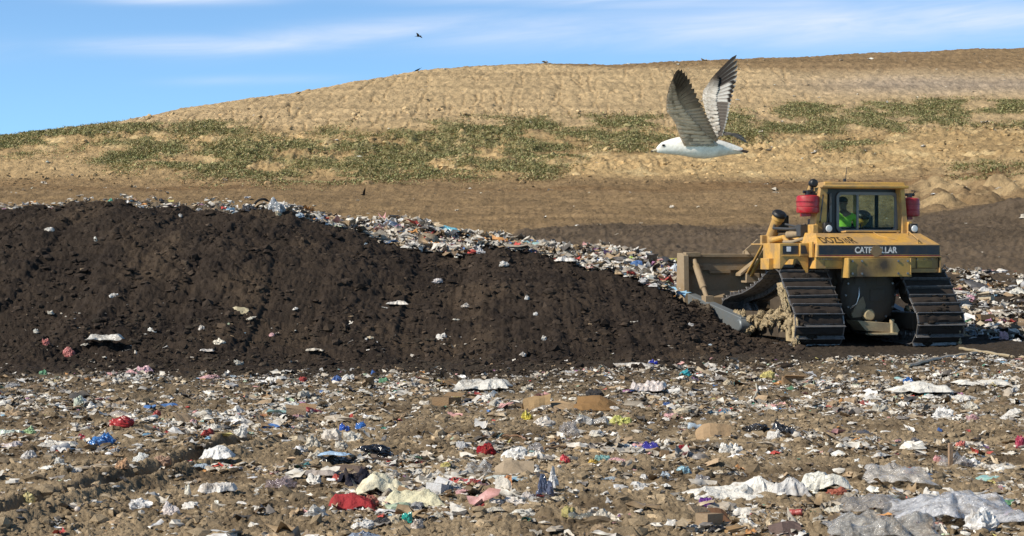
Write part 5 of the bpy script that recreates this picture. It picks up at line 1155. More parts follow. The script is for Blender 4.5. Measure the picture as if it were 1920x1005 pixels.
def cord(name, pts, r_, col, label, cat='cord', lift=.02, arch=0, mat='hard'):
    P = []; n = len(pts)
    for i, (u, v) in enumerate(pts):
        p = hit(u, v)
        if p: P.append(Vector((p.x, p.y, p.z+lift+arch*math.sin(math.pi*i/(n-1)))))
    Q_ = []
    for i in range(len(P)-1):
        for k_ in range(6): Q_.append(P[i].lerp(P[i+1], k_/6)+Vector((0, 0, .008*math.sin(i*5+k_*2))))
    Q_.append(P[-1]); c = Q_[0].copy(); b = MB(); b.tube([q_-c for q_ in Q_], r_, 7); o = b.build(name, MATS[mat]); finish(o, c, 0, col); return tag(o, label, cat)
# ---- brown litter floor in front
h_ = hero
o = h_('food_tub', 'tub', 'bag', 228, 802, 48, 22, (.40,.035,.035), 'upturned red tub with a clear dusty skin on top', 'red tub', 'hard', cr=.16)
V, Q = blob_v(.24, .22, .05, 3, .25); c_ = mesh_np('film_skin', V, Q, M_clear, parent=o); c_.location = (-.02, 0, .115); c_.color = (.62,.56,.50,1)
h_('plastic_bag', 'bag', 'bag', 190, 836, 54, 28, (0.0575,0.187,0.461), 'bright blue plastic bag crumpled beside the red bag', 'blue plastic bag', 'shiny')
h_('plastic_bag', 'bag', 'bag', 155, 825, 28, 16, (0.341,0.0314,0.0458), 'small crimson bag touching the bright blue bag', 'crimson bag')
h_('plastic_bag', 'bag', 'sheet', 112, 838, 76, 16, WHT, 'long white bag lying flat beside the crimson bag', 'long white bag')
h_('plastic_bag', 'bag', 'bag', 55, 814, 30, 15, (0.347,0.491,0.261), 'pale green bag near the left edge of the litter', 'pale green bag')
h_('plastic_sheet', 'sheet', 'sheet', 18, 838, 44, 16, (0.585,0.521,0.506), 'pinkish white film at the photo edge below the mint film', 'pinkish film')
h_('plastic_sheet', 'sheet', 'sheet', 20, 818, 44, 14, (0.533,0.605,0.521), 'mint white film at the photo edge above the pinkish film', 'mint film')
h_('plastic_bag', 'bag', 'bag', 645, 810, 24, 19, (0.0322,0.111,0.471), 'vivid blue bag knotted on top of grey litter, the larger of two', 'vivid blue bag', 'shiny')
h_('plastic_bag', 'bag', 'bag', 676, 806, 22, 15, (0.0387,0.14,0.42), 'smaller vivid blue scrap of bag beside the larger one', 'small vivid blue bag', 'shiny')
o = h_('bin_liner', 'bag', 'bag', 628, 873, 76, 24, (0.012,0.013,0.015), 'black plastic tray shape with pale blue lining facing the sky', 'black bag with blue lining', 'shiny', cr=.2, seed=44)
V, Q = sheet_v(.27, .22, .035, 8); c_ = mesh_np('lining', V, Q, M_shiny, parent=o, smooth=True); c_.location = (0, -.07, .085); c_.color = (.42,.58,.75,1)
o = h_('bin_liner', 'bag', 'bag', 700, 855, 74, 24, (0.012,0.012,0.014), 'glossy black bag lying behind the blue-lined one', 'glossy black bag', 'shiny', cr=.35, seed=47)
h_('foam_block', 'packaging', 'card', 655, 888, 62, 22, (0.12,0.09,0.075), 'dark brown folded card in front of the blue-lined black bag', 'dark folded card', 'card')
h_('cloth', 'cloth', 'sheet', 600, 893, 66, 16, (0.34,0.3,0.27), 'grey brown rag below the blue-lined black bag', 'grey rag', 'cloth', smooth=True)
for i, (u, v, w, h) in enumerate(((585,838,40,26),(622,828,44,30),(662,826,40,22),(590,862,30,20),(565,850,26,16),(640,842,26,18))):
    h_('crumpled_paper', 'paper', 'bag', u, v, w, h, [(0.568,0.521,0.427),(0.6,0.55,0.48),(0.602,0.571,0.49)][i % 3], ['wide','rounded','long','low','small','squat'][i]+' cream paper wad heaped below the vivid blue bags', None, 'paper', group='paper wads below the blue bags', cr=.5)
h_('cloth', 'cloth', 'sheet', 662, 956, 84, 40, (0.319,0.0378,0.0414), 'red cloth crumpled at the front of the clothes heap', 'red cloth', 'cloth', smooth=True, tent=.8)
h_('cloth', 'cloth', 'sheet', 672, 912, 62, 44, (0.018,0.018,0.028), 'navy trousers leg thrown across the clothes heap', 'navy cloth', 'cloth', rz=.75, smooth=True, tent=.3)
h_('cloth', 'cloth', 'bag', 692, 950, 42, 26, (0.34,0.13,0.1), 'dull pink bundle beside the red cloth', 'pink bundle', 'cloth')
h_('cloth', 'cloth', 'bag', 635, 905, 34, 18, (0.344,0.0773,0.0629), 'rusty red rag behind the navy cloth', 'rusty rag', 'cloth')
h_('cloth', 'cloth', 'sheet', 722, 932, 92, 52, (0.66,0.61,0.45), 'cream cloth with rolled edge in the clothes heap', 'cream cloth', 'cloth', smooth=True, tent=.5, coarse=2.2)
h_('cloth', 'cloth', 'sheet', 778, 950, 104, 42, (0.62,0.58,0.4), 'pale yellow pillow case stretched beside the cream cloth', 'yellow pillow case', 'cloth', rz=.22, smooth=True)
h_('foam_block', 'packaging', 'bag', 727, 918, 34, 14, (0.72,0.6,0.48), 'pale peach foam lump on the cream cloth', None, 'paper')
h_('plastic_bag', 'bag', 'bag', 763, 980, 22, 19, (0.0345,0.351,0.287), 'teal bag scrap in front of the yellow pillow case', 'teal bag', 'shiny')
h_('plastic_bag', 'bag', 'bag', 782, 992, 26, 20, (0.533,0.47,0.411), 'dusty white scrap touching the teal bag', None)
h_('plastic_bag', 'bag', 'bag', 682, 1012, 84, 26, (0.22,0.25,0.31), 'blue grey bag at the bottom edge of the photo', 'blue grey bag', 'shiny')
h_('plastic_bag', 'bag', 'bag', 680, 990, 46, 20, (0.568,0.554,0.521), 'white scrap lying on the blue grey bag', None)
h_('cardboard_box', 'cardboard', 'card', 1008, 768, 52, 32, (0.329,0.221,0.113), 'curled torn cardboard standing at the flattened boxes', 'curled cardboard', 'card', folds=3, seed=12)
h_('cardboard_box', 'cardboard', 'card', 1052, 772, 66, 22, (0.362,0.254,0.146), 'flattened tan cardboard between curled and dark cardboard', 'flattened tan cardboard', 'card', folds=1, seed=14, rz=-.12)
h_('cardboard_box', 'cardboard', 'card', 1112, 772, 76, 28, (0.24,0.14,0.06), 'dark brown cardboard flap tilted up beyond tan cardboard', 'dark cardboard', 'card', folds=1, seed=17)
h_('plastic_bag', 'bag', 'bag', 988, 788, 22, 20, (0.532,0.438,0.0636), 'bright yellow scrap below the curled cardboard', 'yellow scrap')
h_('plastic_bag', 'bag', 'bag', 1163, 799, 48, 22, (0.46,0.46,0.129), 'greenish yellow bag right of the dark cardboard', 'greenish yellow bag', cr=.3)
h_('plastic_bag', 'bag', 'bag', 1068, 818, 44, 40, (0.42,0.39,0.37), 'grey see-through bag standing below the flattened cardboard', 'grey clear bag', 'clear')
h_('plastic_sheet', 'sheet', 'sheet', 1110, 800, 60, 24, (0.499,0.487,0.458), 'pale film between the grey clear bag and yellow bag', None, 'clear')
h_('plastic_bag', 'bag', 'bag', 1020, 798, 46, 22, (0.568,0.521,0.458), 'white creased bag under the flattened cardboard', None)
h_('cloth', 'cloth', 'bag', 913, 853, 40, 27, (0.26,0.012,0.02), 'dark red rag mound left of the white bags', 'dark red rag', 'cloth', cr=.3)
h_('plastic_bag', 'bag', 'bag', 966, 864, 60, 30, (0.688,0.672,0.632), 'bright white bag beside the dark red rag', 'bright white bag', 'paper')
h_('cardboard_box', 'cardboard', 'card', 962, 892, 74, 32, (.33,.26,.18), 'beige torn carton in front of the bright white bag', 'beige carton', 'card', seed=23)
h_('plastic_bag', 'bag', 'bag', 898, 890, 58, 34, (0.499,0.487,0.466), 'cloudy clear bag at the beige carton', 'cloudy clear bag', 'clear', cr=.5)
h_('plastic_sheet', 'sheet', 'sheet', 950, 904, 80, 12, (0.568,0.588,0.521), 'greenish white strip in front of the beige carton', None)
h_('plastic_bag', 'bag', 'bag', 1006, 864, 44, 22, (0.602,0.571,0.514), 'white fluff bag right of the bright white bag', None)
h_('plastic_bag', 'bag', 'bag', 1003, 848, 40, 26, (0.42,0.39,0.38), 'thin grey film bag behind the white fluff bag', None, 'clear')
h_('plastic_cup', 'cup', 'bag', 1059, 870, 22, 18, (0.453,0.0282,0.0354), 'round bright red cup on a pink scrap', 'round red cup', 'hard', cr=.28)
h_('plastic_bag', 'bag', 'bag', 1112, 871, 20, 11, (0.512,0.339,0.0511), 'small golden yellow scrap right of the red cup', 'golden scrap')
h_('plastic_bag', 'bag', 'bag', 1130, 860, 32, 18, (0.2,0.38,0.36), 'dull teal scrap behind the golden one', 'dull teal scrap')
h_('plastic_bag', 'bag', 'bag', 1022, 934, 44, 52, (0.09,0.1,0.15), 'dark navy bag with white streaks standing tall', 'tall navy bag', 'shiny')
h_('plastic_sheet', 'sheet', 'sheet', 1036, 920, 24, 46, (0.585,0.571,0.553), 'white strip leaning on the tall navy bag', None, 'film', rz=1.3, tent=1)
for i, (u, v, w, h, c_, lb) in enumerate(((945,916,30,34,(0.602,0.554,0.474),'upright white carton beside an orange one'), (953,914,14,26,(0.556,0.253,0.109),'orange carton flap between white cartons'), (968,948,54,20,(0.602,0.554,0.498),'white paper scrap below the tall navy bag'), (930,948,36,18,(0.533,0.487,0.427),'cream paper scrap farthest out from the tall navy bag'), (990,938,40,22,(0.56,0.52,0.5),'greyish torn paper touching the tall navy bag'), (985,966,60,18,(0.56,0.54,0.48),'olive white paper strip in front of the torn cartons'))):
    h_('paper_carton', 'carton', 'card' if i < 2 else 'bag', u, v, w, h, c_, lb, None, 'paper', seed=60+i)
h_('plastic_bag', 'bag', 'bag', 1222, 850, 42, 26, (0.0464,0.0392,0.259), 'indigo bag right of the golden scrap', 'indigo bag', 'shiny', cr=.35)
h_('cloth', 'cloth', 'bag', 1282, 842, 26, 14, (0.24,0.02,0.03), 'maroon scrap right of the indigo bag', 'maroon scrap', 'cloth')
h_('cardboard_box', 'cardboard', 'card', 1338, 818, 66, 38, (0.346,0.238,0.137), 'crushed tan carton with a dark side', 'crushed tan carton', 'card', seed=33)
h_('plastic_bag', 'bag', 'bag', 1360, 778, 26, 14, (0.1,0.2,0.3), 'dull blue scrap behind the crushed tan carton', None)
h_('bin_liner', 'bag', 'bag', 1468, 818, 56, 30, (0.022,0.022,0.022), 'rounded black bag right of a stretched one', 'rounded black bag', 'shiny', seed=71)
h_('bin_liner', 'bag', 'bag', 1418, 812, 54, 20, (0.02,0.02,0.02), 'stretched black bag touching the rounded one', 'stretched black bag', 'shiny', seed=75)
h_('plastic_sheet', 'sheet', 'sheet', 1590, 814, 84, 14, (0.1,0.09,0.085), 'flat dark grey sheet beyond the black bags', 'dark grey sheet')
h_('plastic_sheet', 'sheet', 'bag', 1722, 832, 60, 18, (0.13,0.12,0.12), 'charcoal crumpled sheet right of the dark grey one', 'charcoal sheet')
h_('plastic_bag', 'bag', 'sheet', 1722, 743, 112, 26, (0.671,0.647,0.585), 'long bright white bag below the small blue one', 'long bright white bag', 'paper', tent=.4)
h_('plastic_bag', 'bag', 'sheet', 1842, 724, 96, 16, (0.636,0.613,0.553), 'white bag stretched right of the long bright one', 'stretched white bag', 'paper')
h_('plastic_bag', 'bag', 'bag', 1703, 720, 24, 15, (0.0371,0.138,0.383), 'small blue bag behind the long bright white bag', 'small blue bag', 'shiny')
h_('plastic_bag', 'bag', 'bag', 1285, 705, 26, 13, (0.0273,0.301,0.344), 'turquoise scrap alone in front of the soil edge', 'turquoise scrap')
h_('plastic_bag', 'bag', 'bag', 1224, 684, 20, 12, (0.02,0.03,0.3), 'deep blue scrap at the dark soil edge', 'deep blue scrap')
h_('plastic_sheet', 'sheet', 'sheet', 1185, 688, 70, 12, (0.533,0.496,0.435), 'pale film beside the deep blue scrap', None)
h_('plastic_bag', 'bag', 'bag', 1770, 786, 50, 26, (0.636,0.622,0.593), 'white knotted bag standing alone on brown soil', 'white knotted bag', cr=.5)
h_('paper_sheet', 'paper', 'sheet', 1345, 938, 140, 38, (0.688,0.664,0.6), 'large white paper sheet above the purple bag', 'large white paper', 'paper', seed=5, tent=.3)
h_('paper_sheet', 'paper', 'sheet', 1420, 930, 96, 42, (0.654,0.63,0.577), 'white paper arched up right of the large sheet', 'arched white paper', 'paper', seed=9, tent=1.2, coarse=1.1)
h_('paper_sheet', 'paper', 'sheet', 1482, 932, 64, 40, (0.516,0.504,0.482), 'grey white folded paper beyond the arched sheet', 'folded grey paper', 'paper', seed=13, tent=.8, coarse=1.2)
h_('plastic_tub', 'tub', 'bag', 1320, 903, 34, 18, (0.22,0.21,0.21), 'grey lump on the back of the large white paper', None, 'hard')
h_('plastic_bag', 'bag', 'bag', 1326, 953, 36, 22, (0.16,0.045,0.26), 'purple bag below the large white paper', 'purple bag', 'shiny')
h_('plastic_bag', 'bag', 'bag', 1370, 858, 46, 24, (0.654,0.63,0.577), 'spiky white scrap above the arched paper', 'spiky white scrap', cr=.7)
h_('plastic_bag', 'bag', 'bag', 1283, 890, 30, 18, (0.25,0.4,0.46), 'pale blue scrap above the large white paper', None)
h_('plastic_bag', 'bag', 'sheet', 1545, 926, 84, 44, (0.602,0.588,0.514), 'white net wrap with green patches', 'white net wrap', 'film', tent=.5)
h_('plastic_bag', 'bag', 'bag', 1512, 915, 40, 16, (0.05,0.2,0.12), 'dark green scrap tucked by the white net wrap', None)
h_('plastic_bag', 'bag', 'bag', 1570, 930, 50, 22, (0.323,0.107,0.0707), 'rust orange scrap in front of the net wrap', 'rust scrap', 'cloth')
h_('plastic_bag', 'bag', 'sheet', 1680, 910, 112, 50, (.70,.66,.60), 'dusty clear bag folded behind the big clear sheet', 'dusty clear bag', 'clear', tent=.5, d=.7, smooth=True, coarse=2.2)
h_('plastic_sheet', 'sheet', 'sheet', 1655, 962, 170, 44, (0.5,0.46,0.41), 'beige fold of film behind the big clear sheet', 'beige film fold', 'clear', d=.5, rz=.3, smooth=True, coarse=2.4)
h_('plastic_sheet', 'sheet', 'sheet', 1775, 985, 250, 70, (.74,.75,.78), 'big clear plastic sheet spread in the corner, bluish grey', 'big clear sheet', 'clear', d=.95, hs=1.25, rz=.12, n=(60, 40), coarse=2.4, smooth=True)
h_('plastic_sheet', 'sheet', 'sheet', 1650, 1012, 200, 56, (0.473,0.454,0.419), 'wrinkled clear sheet at the bottom edge, greyer than its neighbour', 'wrinkled clear sheet', 'clear', d=.6, hs=1.2, n=(60, 34), coarse=3.2, smooth=True)
h_('plastic_bag', 'bag', 'bag', 1838, 996, 74, 52, (0.688,0.672,0.64), 'white crumpled bag on the big clear sheet', 'white crumpled bag', 'film', cr=.6)
h_('plastic_bag', 'bag', 'bag', 1745, 992, 60, 16, (0.406,0.212,0.161), 'reddish stained film lying on the big clear sheet', None)
h_('plastic_bag', 'bag', 'bag', 1790, 876, 70, 40, (0.482,0.454,0.435), 'pale bag between red plastic scraps, with a stick through it', 'pale bag with stick', 'clear')
h_('plastic_cup', 'cup', 'bag', 1762, 870, 26, 22, (0.437,0.192,0.192), 'pink cup at the side of the pale bag', None)
h_('stick', 'stick', 'plank', 1782, 872, 8, 46, (0.331,0.223,0.144), 'short brown stick poking through the pale bag', None, 'card', d=.03, rz=.2)
h_('plastic_cup', 'cup', 'bag', 1800, 842, 22, 16, (0.46,0.129,0.1), 'red scrap on top of the pale bag', None)
h_('food_tray', 'tray', 'tub', 1856, 899, 52, 12, (0.313,0.529,0.471), 'mint green shallow tray near the big clear sheet', 'mint tray', 'hard')
h_('plastic_sheet', 'sheet', 'sheet', 1872, 880, 60, 12, WHT, 'white strip of film behind the mint tray', None)
h_('plastic_bag', 'bag', 'bag', 1916, 838, 26, 24, (0.35,0.0406,0.0766), 'magenta bag at the edge of the photo', 'magenta bag')
h_('cardboard_box', 'cardboard', 'card', 1342, 980, 56, 26, (0.15,0.08,0.045), 'dark brown board at the bottom edge', 'dark brown board', 'card', seed=81, folds=1)
h_('plank', 'plank', 'plank', 1372, 1000, 70, 14, (0.36,0.23,0.11), 'tan plank end beside the dark brown board', 'tan plank', 'card', rz=.9, d=.10)
h_('cardboard_box', 'cardboard', 'card', 1478, 1010, 64, 34, (0.12,0.085,0.075), 'dark carton corner in front of tan wood', 'dark carton', 'card', seed=85, folds=1)
h_('plank', 'plank', 'plank', 1425, 1008, 110, 12, (0.314,0.214,0.12), 'long splintered tan board at the bottom edge', None, 'card', rz=.18, d=.12)
h_('plastic_bag', 'bag', 'bag', 1445, 990, 26, 22, (0.58,0.48,0.33), 'straw coloured scrap on the splintered board', None, 'paper')
h_('plastic_bag', 'bag', 'sheet', 1400, 968, 60, 22, (0.602,0.571,0.506), 'white looped strip above the splintered board', None)
h_('plastic_bag', 'bag', 'bag', 272, 700, 34, 16, (0.66,0.42,0.44), 'pale pink bag on the dark soil at the foot of the heap', 'pale pink bag')
h_('plastic_bag', 'bag', 'bag', 290, 812, 20, 14, (0.399,0.111,0.0891), 'red scrap right of the red tub', None)
h_('plastic_bag', 'bag', 'bag', 293, 780, 18, 14, (0.381,0.0711,0.0567), 'red scrap behind and right of the red tub', None)
h_('plastic_ball', 'ball', 'bag', 52, 946, 30, 22, (0.572,0.5,0.241), 'pale yellow foam ball near the rut', 'yellow foam ball', 'paper', cr=.2)
h_('ball', 'ball', 'ball', 145, 959, 11, 11, (0.645,0.554,0.474), 'small round off-white ball beside the rut', 'small ball', 'hard')
h_('plastic_bag', 'bag', 'bag', 352, 932, 14, 26, (0.671,0.638,0.537), 'upright white cone scrap', 'white cone scrap', 'paper', cr=.2)
h_('plastic_bag', 'bag', 'bag', 320, 968, 44, 36, (0.619,0.554,0.514), 'puffed pinkish white bag', 'puffed white bag', 'film', cr=.3)
h_('plastic_bag', 'bag', 'bag', 265, 954, 52, 24, (0.619,0.605,0.585), 'white and grey bag beside the puffed one', None)
h_('foam_plate', 'plate', 'tub', 408, 1008, 72, 14, (0.654,0.638,0.593), 'white oval plate at the bottom edge of the photo', 'white oval plate', 'hard')
h_('foam_block', 'packaging', 'bag', 230, 882, 30, 20, (0.438,0.265,0.15), 'orange tan foam lump', 'orange foam lump', 'paper', cr=.3)
h_('foam_block', 'packaging', 'bag', 304, 872, 34, 18, (0.346,0.224,0.159), 'brownish orange foam lump', None, 'paper', cr=.3)
h_('plastic_bag', 'bag', 'bag', 525, 920, 66, 32, (0.36,0.28,0.29), 'purplish clear bag left of the clothes heap', 'purplish clear bag', 'clear')
h_('plastic_bag', 'bag', 'sheet', 408, 866, 64, 30, (0.636,0.622,0.585), 'thin white bag rumpled on bare soil', 'rumpled white bag', 'film', tent=.7)
h_('plastic_bag', 'bag', 'sheet', 405, 920, 62, 26, (0.602,0.571,0.521), 'white bag trailing a strip towards the purplish bag', 'trailing white bag', 'film', tent=.5, rz=.4)
h_('plastic_bag', 'bag', 'bag', 450, 822, 28, 20, (0.636,0.613,0.553), 'white tuft of bag above the rumpled one', None)
h_('plastic_bag', 'bag', 'bag', 400, 812, 46, 22, (0.499,0.47,0.411), 'off-white bag with a dark hollow', None)
h_('plastic_bag', 'bag', 'bag', 55, 862, 36, 20, (0.499,0.47,0.435), 'white scrap with dark trim below the long white bag', None)
h_('plastic_bag', 'bag', 'bag', 110, 870, 26, 16, (0.533,0.512,0.458), 'white curl with a black hollow', None)
h_('plastic_bag', 'bag', 'bag', 1140, 980, 84, 36, (0.54,0.48,0.38), 'beige crumpled bag at the middle bottom', 'beige crumpled bag', 'film')
h_('plastic_sheet', 'sheet', 'sheet', 1090, 978, 44, 18, (0.24,0.25,0.22), 'greenish grey film beside the beige crumpled bag', None, 'clear')
h_('plastic_bag', 'bag', 'bag', 1200, 918, 50, 20, (0.533,0.521,0.49), 'silvery scrap above the beige crumpled bag', None)
h_('plastic_bag', 'bag', 'sheet', 1215, 735, 60, 26, (0.533,0.47,0.435), 'pinkish white bag behind the greenish yellow one', None)
h_('plastic_sheet', 'sheet', 'sheet', 905, 735, 100, 26, (0.602,0.58,0.521), 'white bags flattened behind the curled cardboard', 'flattened white bag', 'film', tent=.5)
h_('plastic_bag', 'bag', 'bag', 150, 765, 26, 30, (0.533,0.571,0.458), 'greenish white upright bag behind the red tub', None)
cord('cord', [(1400,766),(1412,752),(1420,738),(1418,724),(1414,716)], .012, (0.62,0.56,0.42), 'pale loop of cord arching from the soil')
cord('branch', [(1700,690),(1740,678),(1785,670),(1830,664)], .035, (0.42,0.33,0.2), 'long pale branch lying in front of the bulldozer', 'branch')
cord('branch', [(1800,655),(1840,662),(1900,672)], .028, (0.44,0.36,0.23), 'shorter pale branch crossing the machine shadow', 'branch')
cord('stick', [(905,824),(940,820),(975,822),(985,828)], .010, (0.34,0.19,0.1), 'bent brown stick behind the dark red rag', 'stick')
cord('stick', [(1020,845),(1060,842),(1100,838),(1150,836)], .013, (0.3,0.19,0.1), 'straight brown stick behind the round red cup', 'stick')
cord('cord', [(575,858),(640,864),(720,866),(800,870)], .010, (0.1,0.07,0.05), 'dark cable half buried beside the clothes heap')
# ---- on the dark heap
GH = 'pieces lying on the dark soil heap'
for u, v, w, h, c_, lb, kd in ((447,587,38,17,(0.44,0.38,0.24),'beige slab of foam half sunk in the heap','card'), (195,651,62,15,(0.533,0.512,0.458),'long whitish bag low on the heap','sheet'), (213,559,22,9,(0.636,0.613,0.569),'white scrap above the long whitish bag','bag'), (285,622,20,9,(0.636,0.613,0.553),'white scrap between the foam slab and long bag','bag'), (745,573,38,9,(0.62,0.57,0.5),'cream strip at mid slope','sheet'), (873,578,22,9,(0.55,0.504,0.442),'white scrap right of the cream strip','bag'), (828,634,24,13,(0.654,0.622,0.569),'bright white scrap below the cream strip','bag'),
    (945,502,20,9,(0.619,0.588,0.537),'white scrap high up near the bump in the crest','bag'), (820,534,22,9,(0.482,0.445,0.427),'greyish scrap on the upper slope above the cream strip','bag'), (988,561,10,8,(0.671,0.647,0.6),'tiny bright scrap right of the bump','bag'), (1004,591,10,6,(0.654,0.63,0.585),'tiny white scrap on the slope below the bump','bag'), (130,668,26,18,(0.384,0.11,0.096),'red scrap beside the long whitish bag','bag'), (86,648,16,12,(0.4,0.126,0.105),'small red scrap at the far left of the heap','bag'), (412,646,26,11,(0.66,0.6,0.48),'cream scrap below the foam slab','bag'), (378,619,14,9,(0.602,0.554,0.49),'pale scrap beside the foam slab','bag'), (68,626,12,8,(0.585,0.554,0.474),'pale chip at the heap edge','bag'), (590,664,30,7,(0.46,0.41,0.33),'dull beige strip low on the heap','sheet'), (92,434,20,7,(0.6,0.56,0.5),'pale chips high on the heap left side','bag'), (180,454,8,8,(0.619,0.588,0.506),'white fleck high on the heap','bag'), (1020,640,12,9,(0.602,0.563,0.49),'white fleck near the foot of the heap','bag'), (980,668,14,8,(0.636,0.596,0.537),'white chip at the foot of the heap','bag'), (388,662,24,6,(0.55,0.5,0.44),'grey chip under the cream scrap','sheet'), (338,408,8,6,(0.636,0.605,0.553),'white speck just under the crest','bag')):
    h_('plastic_scrap', 'scrap', kd, u, v, w, h, c_, lb, lb, 'film', group=GH, folds=1)
# ---- on the working face behind the heap
GF = 'pieces of trash on the working face'
def f_(name, cat, kd, u, v, w, h, c_, lb, mat='film', **k): return h_(name, cat, kd, u, v, w, h, c_, lb, lb, mat, group=GF, **k)
pz = hit(489, 395); b = MB(); b.tube([(.22*math.cos(a_)-.02, .06*math.sin(3*a_), .02+.27*math.sin(a_)) for a_ in np.linspace(-.2, 2.9, 22)], .030, 9); o = b.build('pipe', MATS['cloth']); finish(o, pz+Vector((0,.5,0)), .3, (0.025,0.025,0.025)); tag(o, 'black hoop of pipe standing up on the crest', 'pipe', GF); HERO.append(('black hoop', 488, 384))
f_('bin_liner', 'bag', 'bag', 468, 396, 34, 12, (0.05,0.045,0.045), 'dark bag under the black hoop', 'shiny')
f_('bin_liner', 'bag', 'bag', 518, 396, 36, 26, (0.34,0.34,0.34), 'grey silver bag beside the black hoop', 'shiny')
f_('cardboard_box', 'cardboard', 'card', 614, 416, 40, 13, (0.394,0.279,0.171), 'tan cardboard curved on the crest', 'card', folds=1)
f_('bin_liner', 'bag', 'bag', 729, 432, 36, 20, (0.16,0.2,0.26), 'slate grey sack on the face', 'shiny')
f_('plastic_bag', 'bag', 'bag', 744, 446, 20, 14, (0.407,0.177,0.22), 'rose pink scrap under the slate sack')
f_('plastic_bag', 'bag', 'bag', 803, 450, 26, 16, (0.385,0.162,0.0757), 'orange brown scrap between pink and cyan')
f_('tarpaulin', 'tarpaulin', 'sheet', 832, 440, 50, 14, (0.196,0.499,0.592), 'cyan sheet lit on its upper side', 'shiny', tent=.5)
f_('bin_liner', 'bag', 'bag', 846, 452, 42, 20, (0.03,0.045,0.06), 'black bag under the cyan sheet', 'shiny')
f_('paper_sheet', 'paper', 'sheet', 884, 466, 20, 22, (0.688,0.664,0.6), 'white triangular card leaning above the dark bump', 'paper', tent=1.5)
f_('cloth', 'cloth', 'bag', 866, 474, 26, 14, (0.654,0.622,0.553), 'white pillow lump left of the triangular card')
o = f_('bin_liner', 'bag', 'bag', 936, 452, 28, 22, (0.01,0.01,0.011), 'black sack with two pointed ears', 'shiny', cr=.3)
for s_ in (-1, 1):
    b = MB(); L_ = o.dimensions.x; b.tube([(s_*L_*.22,0,.14), (s_*L_*.25,0,.27), (s_*L_*.27,.01,.40)], [.10,.055,.006], 8); part(b, 'knot', M_shiny, o, 0).color = (.01,.01,.011,1)
f_('plastic_bag', 'bag', 'bag', 951, 461, 18, 12, (0.0635,0.114,0.323), 'blue bag touching the eared black sack', 'shiny')
f_('plastic_bag', 'bag', 'sheet', 994, 461, 32, 12, (0.0816,0.161,0.348), 'wide blue sheet on top of the face')
f_('plastic_bag', 'bag', 'bag', 972, 458, 14, 12, (0.636,0.638,0.585), 'white sack between two blue pieces')
f_('bin_liner', 'bag', 'bag', 1040, 463, 28, 15, (0.014,0.014,0.015), 'domed black sack right of the wide blue sheet', 'shiny', cr=.25)
f_('plastic_bag', 'bag', 'bag', 1027, 476, 34, 16, (0.34,0.46,0.58), 'pale blue bundle under the domed black sack')
f_('plastic_bag', 'bag', 'bag', 1070, 472, 34, 16, (0.48,0.47,0.45), 'grey bundle right of the domed black sack')
f_('plastic_bag', 'bag', 'bag', 1148, 480, 26, 15, (0.533,0.605,0.553), 'mint white bag left of the lime green one')
f_('plastic_bag', 'bag', 'bag', 1186, 494, 18, 16, (0.403,0.547,0.1), 'lime green bag on the face')
f_('plastic_bag', 'bag', 'bag', 1210, 494, 26, 14, (0.42,0.33,0.34), 'mauve bundle right of the lime green bag')
f_('plank', 'plank', 'plank', 1246, 494, 46, 7, (0.521,0.464,0.147), 'yellow board near the blade', 'card', d=.2, rz=-.1)
f_('plastic_bag', 'bag', 'bag', 1236, 508, 20, 14, (0.06,0.05,0.22), 'navy scrap under the yellow board')
f_('cloth', 'cloth', 'sheet', 1266, 516, 34, 26, (0.533,0.588,0.632), 'pale blue and white cloth beside the blade end', 'cloth', tent=.7, rz=.4)
f_('plastic_bag', 'bag', 'sheet', 1150, 508, 44, 12, (0.636,0.605,0.553), 'white bag along the lower face edge')
f_('plastic_bag', 'bag', 'sheet', 1060, 492, 40, 12, (0.619,0.588,0.537), 'white strip right over the dark bump')
f_('plastic_bag', 'bag', 'bag', 1240, 530, 34, 14, (0.568,0.521,0.458), 'cream bag below the navy scrap')
f_('plastic_bag', 'bag', 'sheet', 665, 428, 34, 8, (0.602,0.554,0.442), 'cream strip on the crest right of the cardboard')
f_('plastic_bag', 'bag', 'bag', 760, 424, 44, 9, (0.636,0.622,0.585), 'white band of film above the pink scrap')
# ---- right of the machine
GR = 'pieces of trash right of the machine'
for u, v, w, h, c_, lb, kd in ((1828,524,22,9,(0.636,0.613,0.569),'white scrap at the top of the patch right of the machine','bag'), (1858,552,50,14,(0.636,0.613,0.569),'broad white sheet right of the machine','sheet'), (1904,554,36,16,(0.602,0.58,0.506),'cream white sheet at the photo edge','sheet'), (1822,565,24,14,(0.52,0.3,0.36),'dusky pink bag next to the track','bag'), (1882,636,20,18,(0.524,0.322,0.351),'pink folded bag near the dark shadow','bag'), (1904,640,26,9,(0.636,0.605,0.553),'white scrap beside the pink folded bag','bag'), (1845,598,24,16,(0.568,0.554,0.521),'grey white bag in the middle of the patch','bag'), (1885,592,44,14,(0.602,0.571,0.506),'cream bag right of the grey white one','sheet'), (1916,570,24,6,(0.06,0.06,0.07),'black strip at the photo edge','sheet'), (1880,602,30,8,(0.36,0.26,0.16),'brown wood scrap under the cream bag','card')):
    h_('plastic_bag', 'bag', kd, u, v, w, h, c_, lb, lb, 'film', group=GR, folds=1)
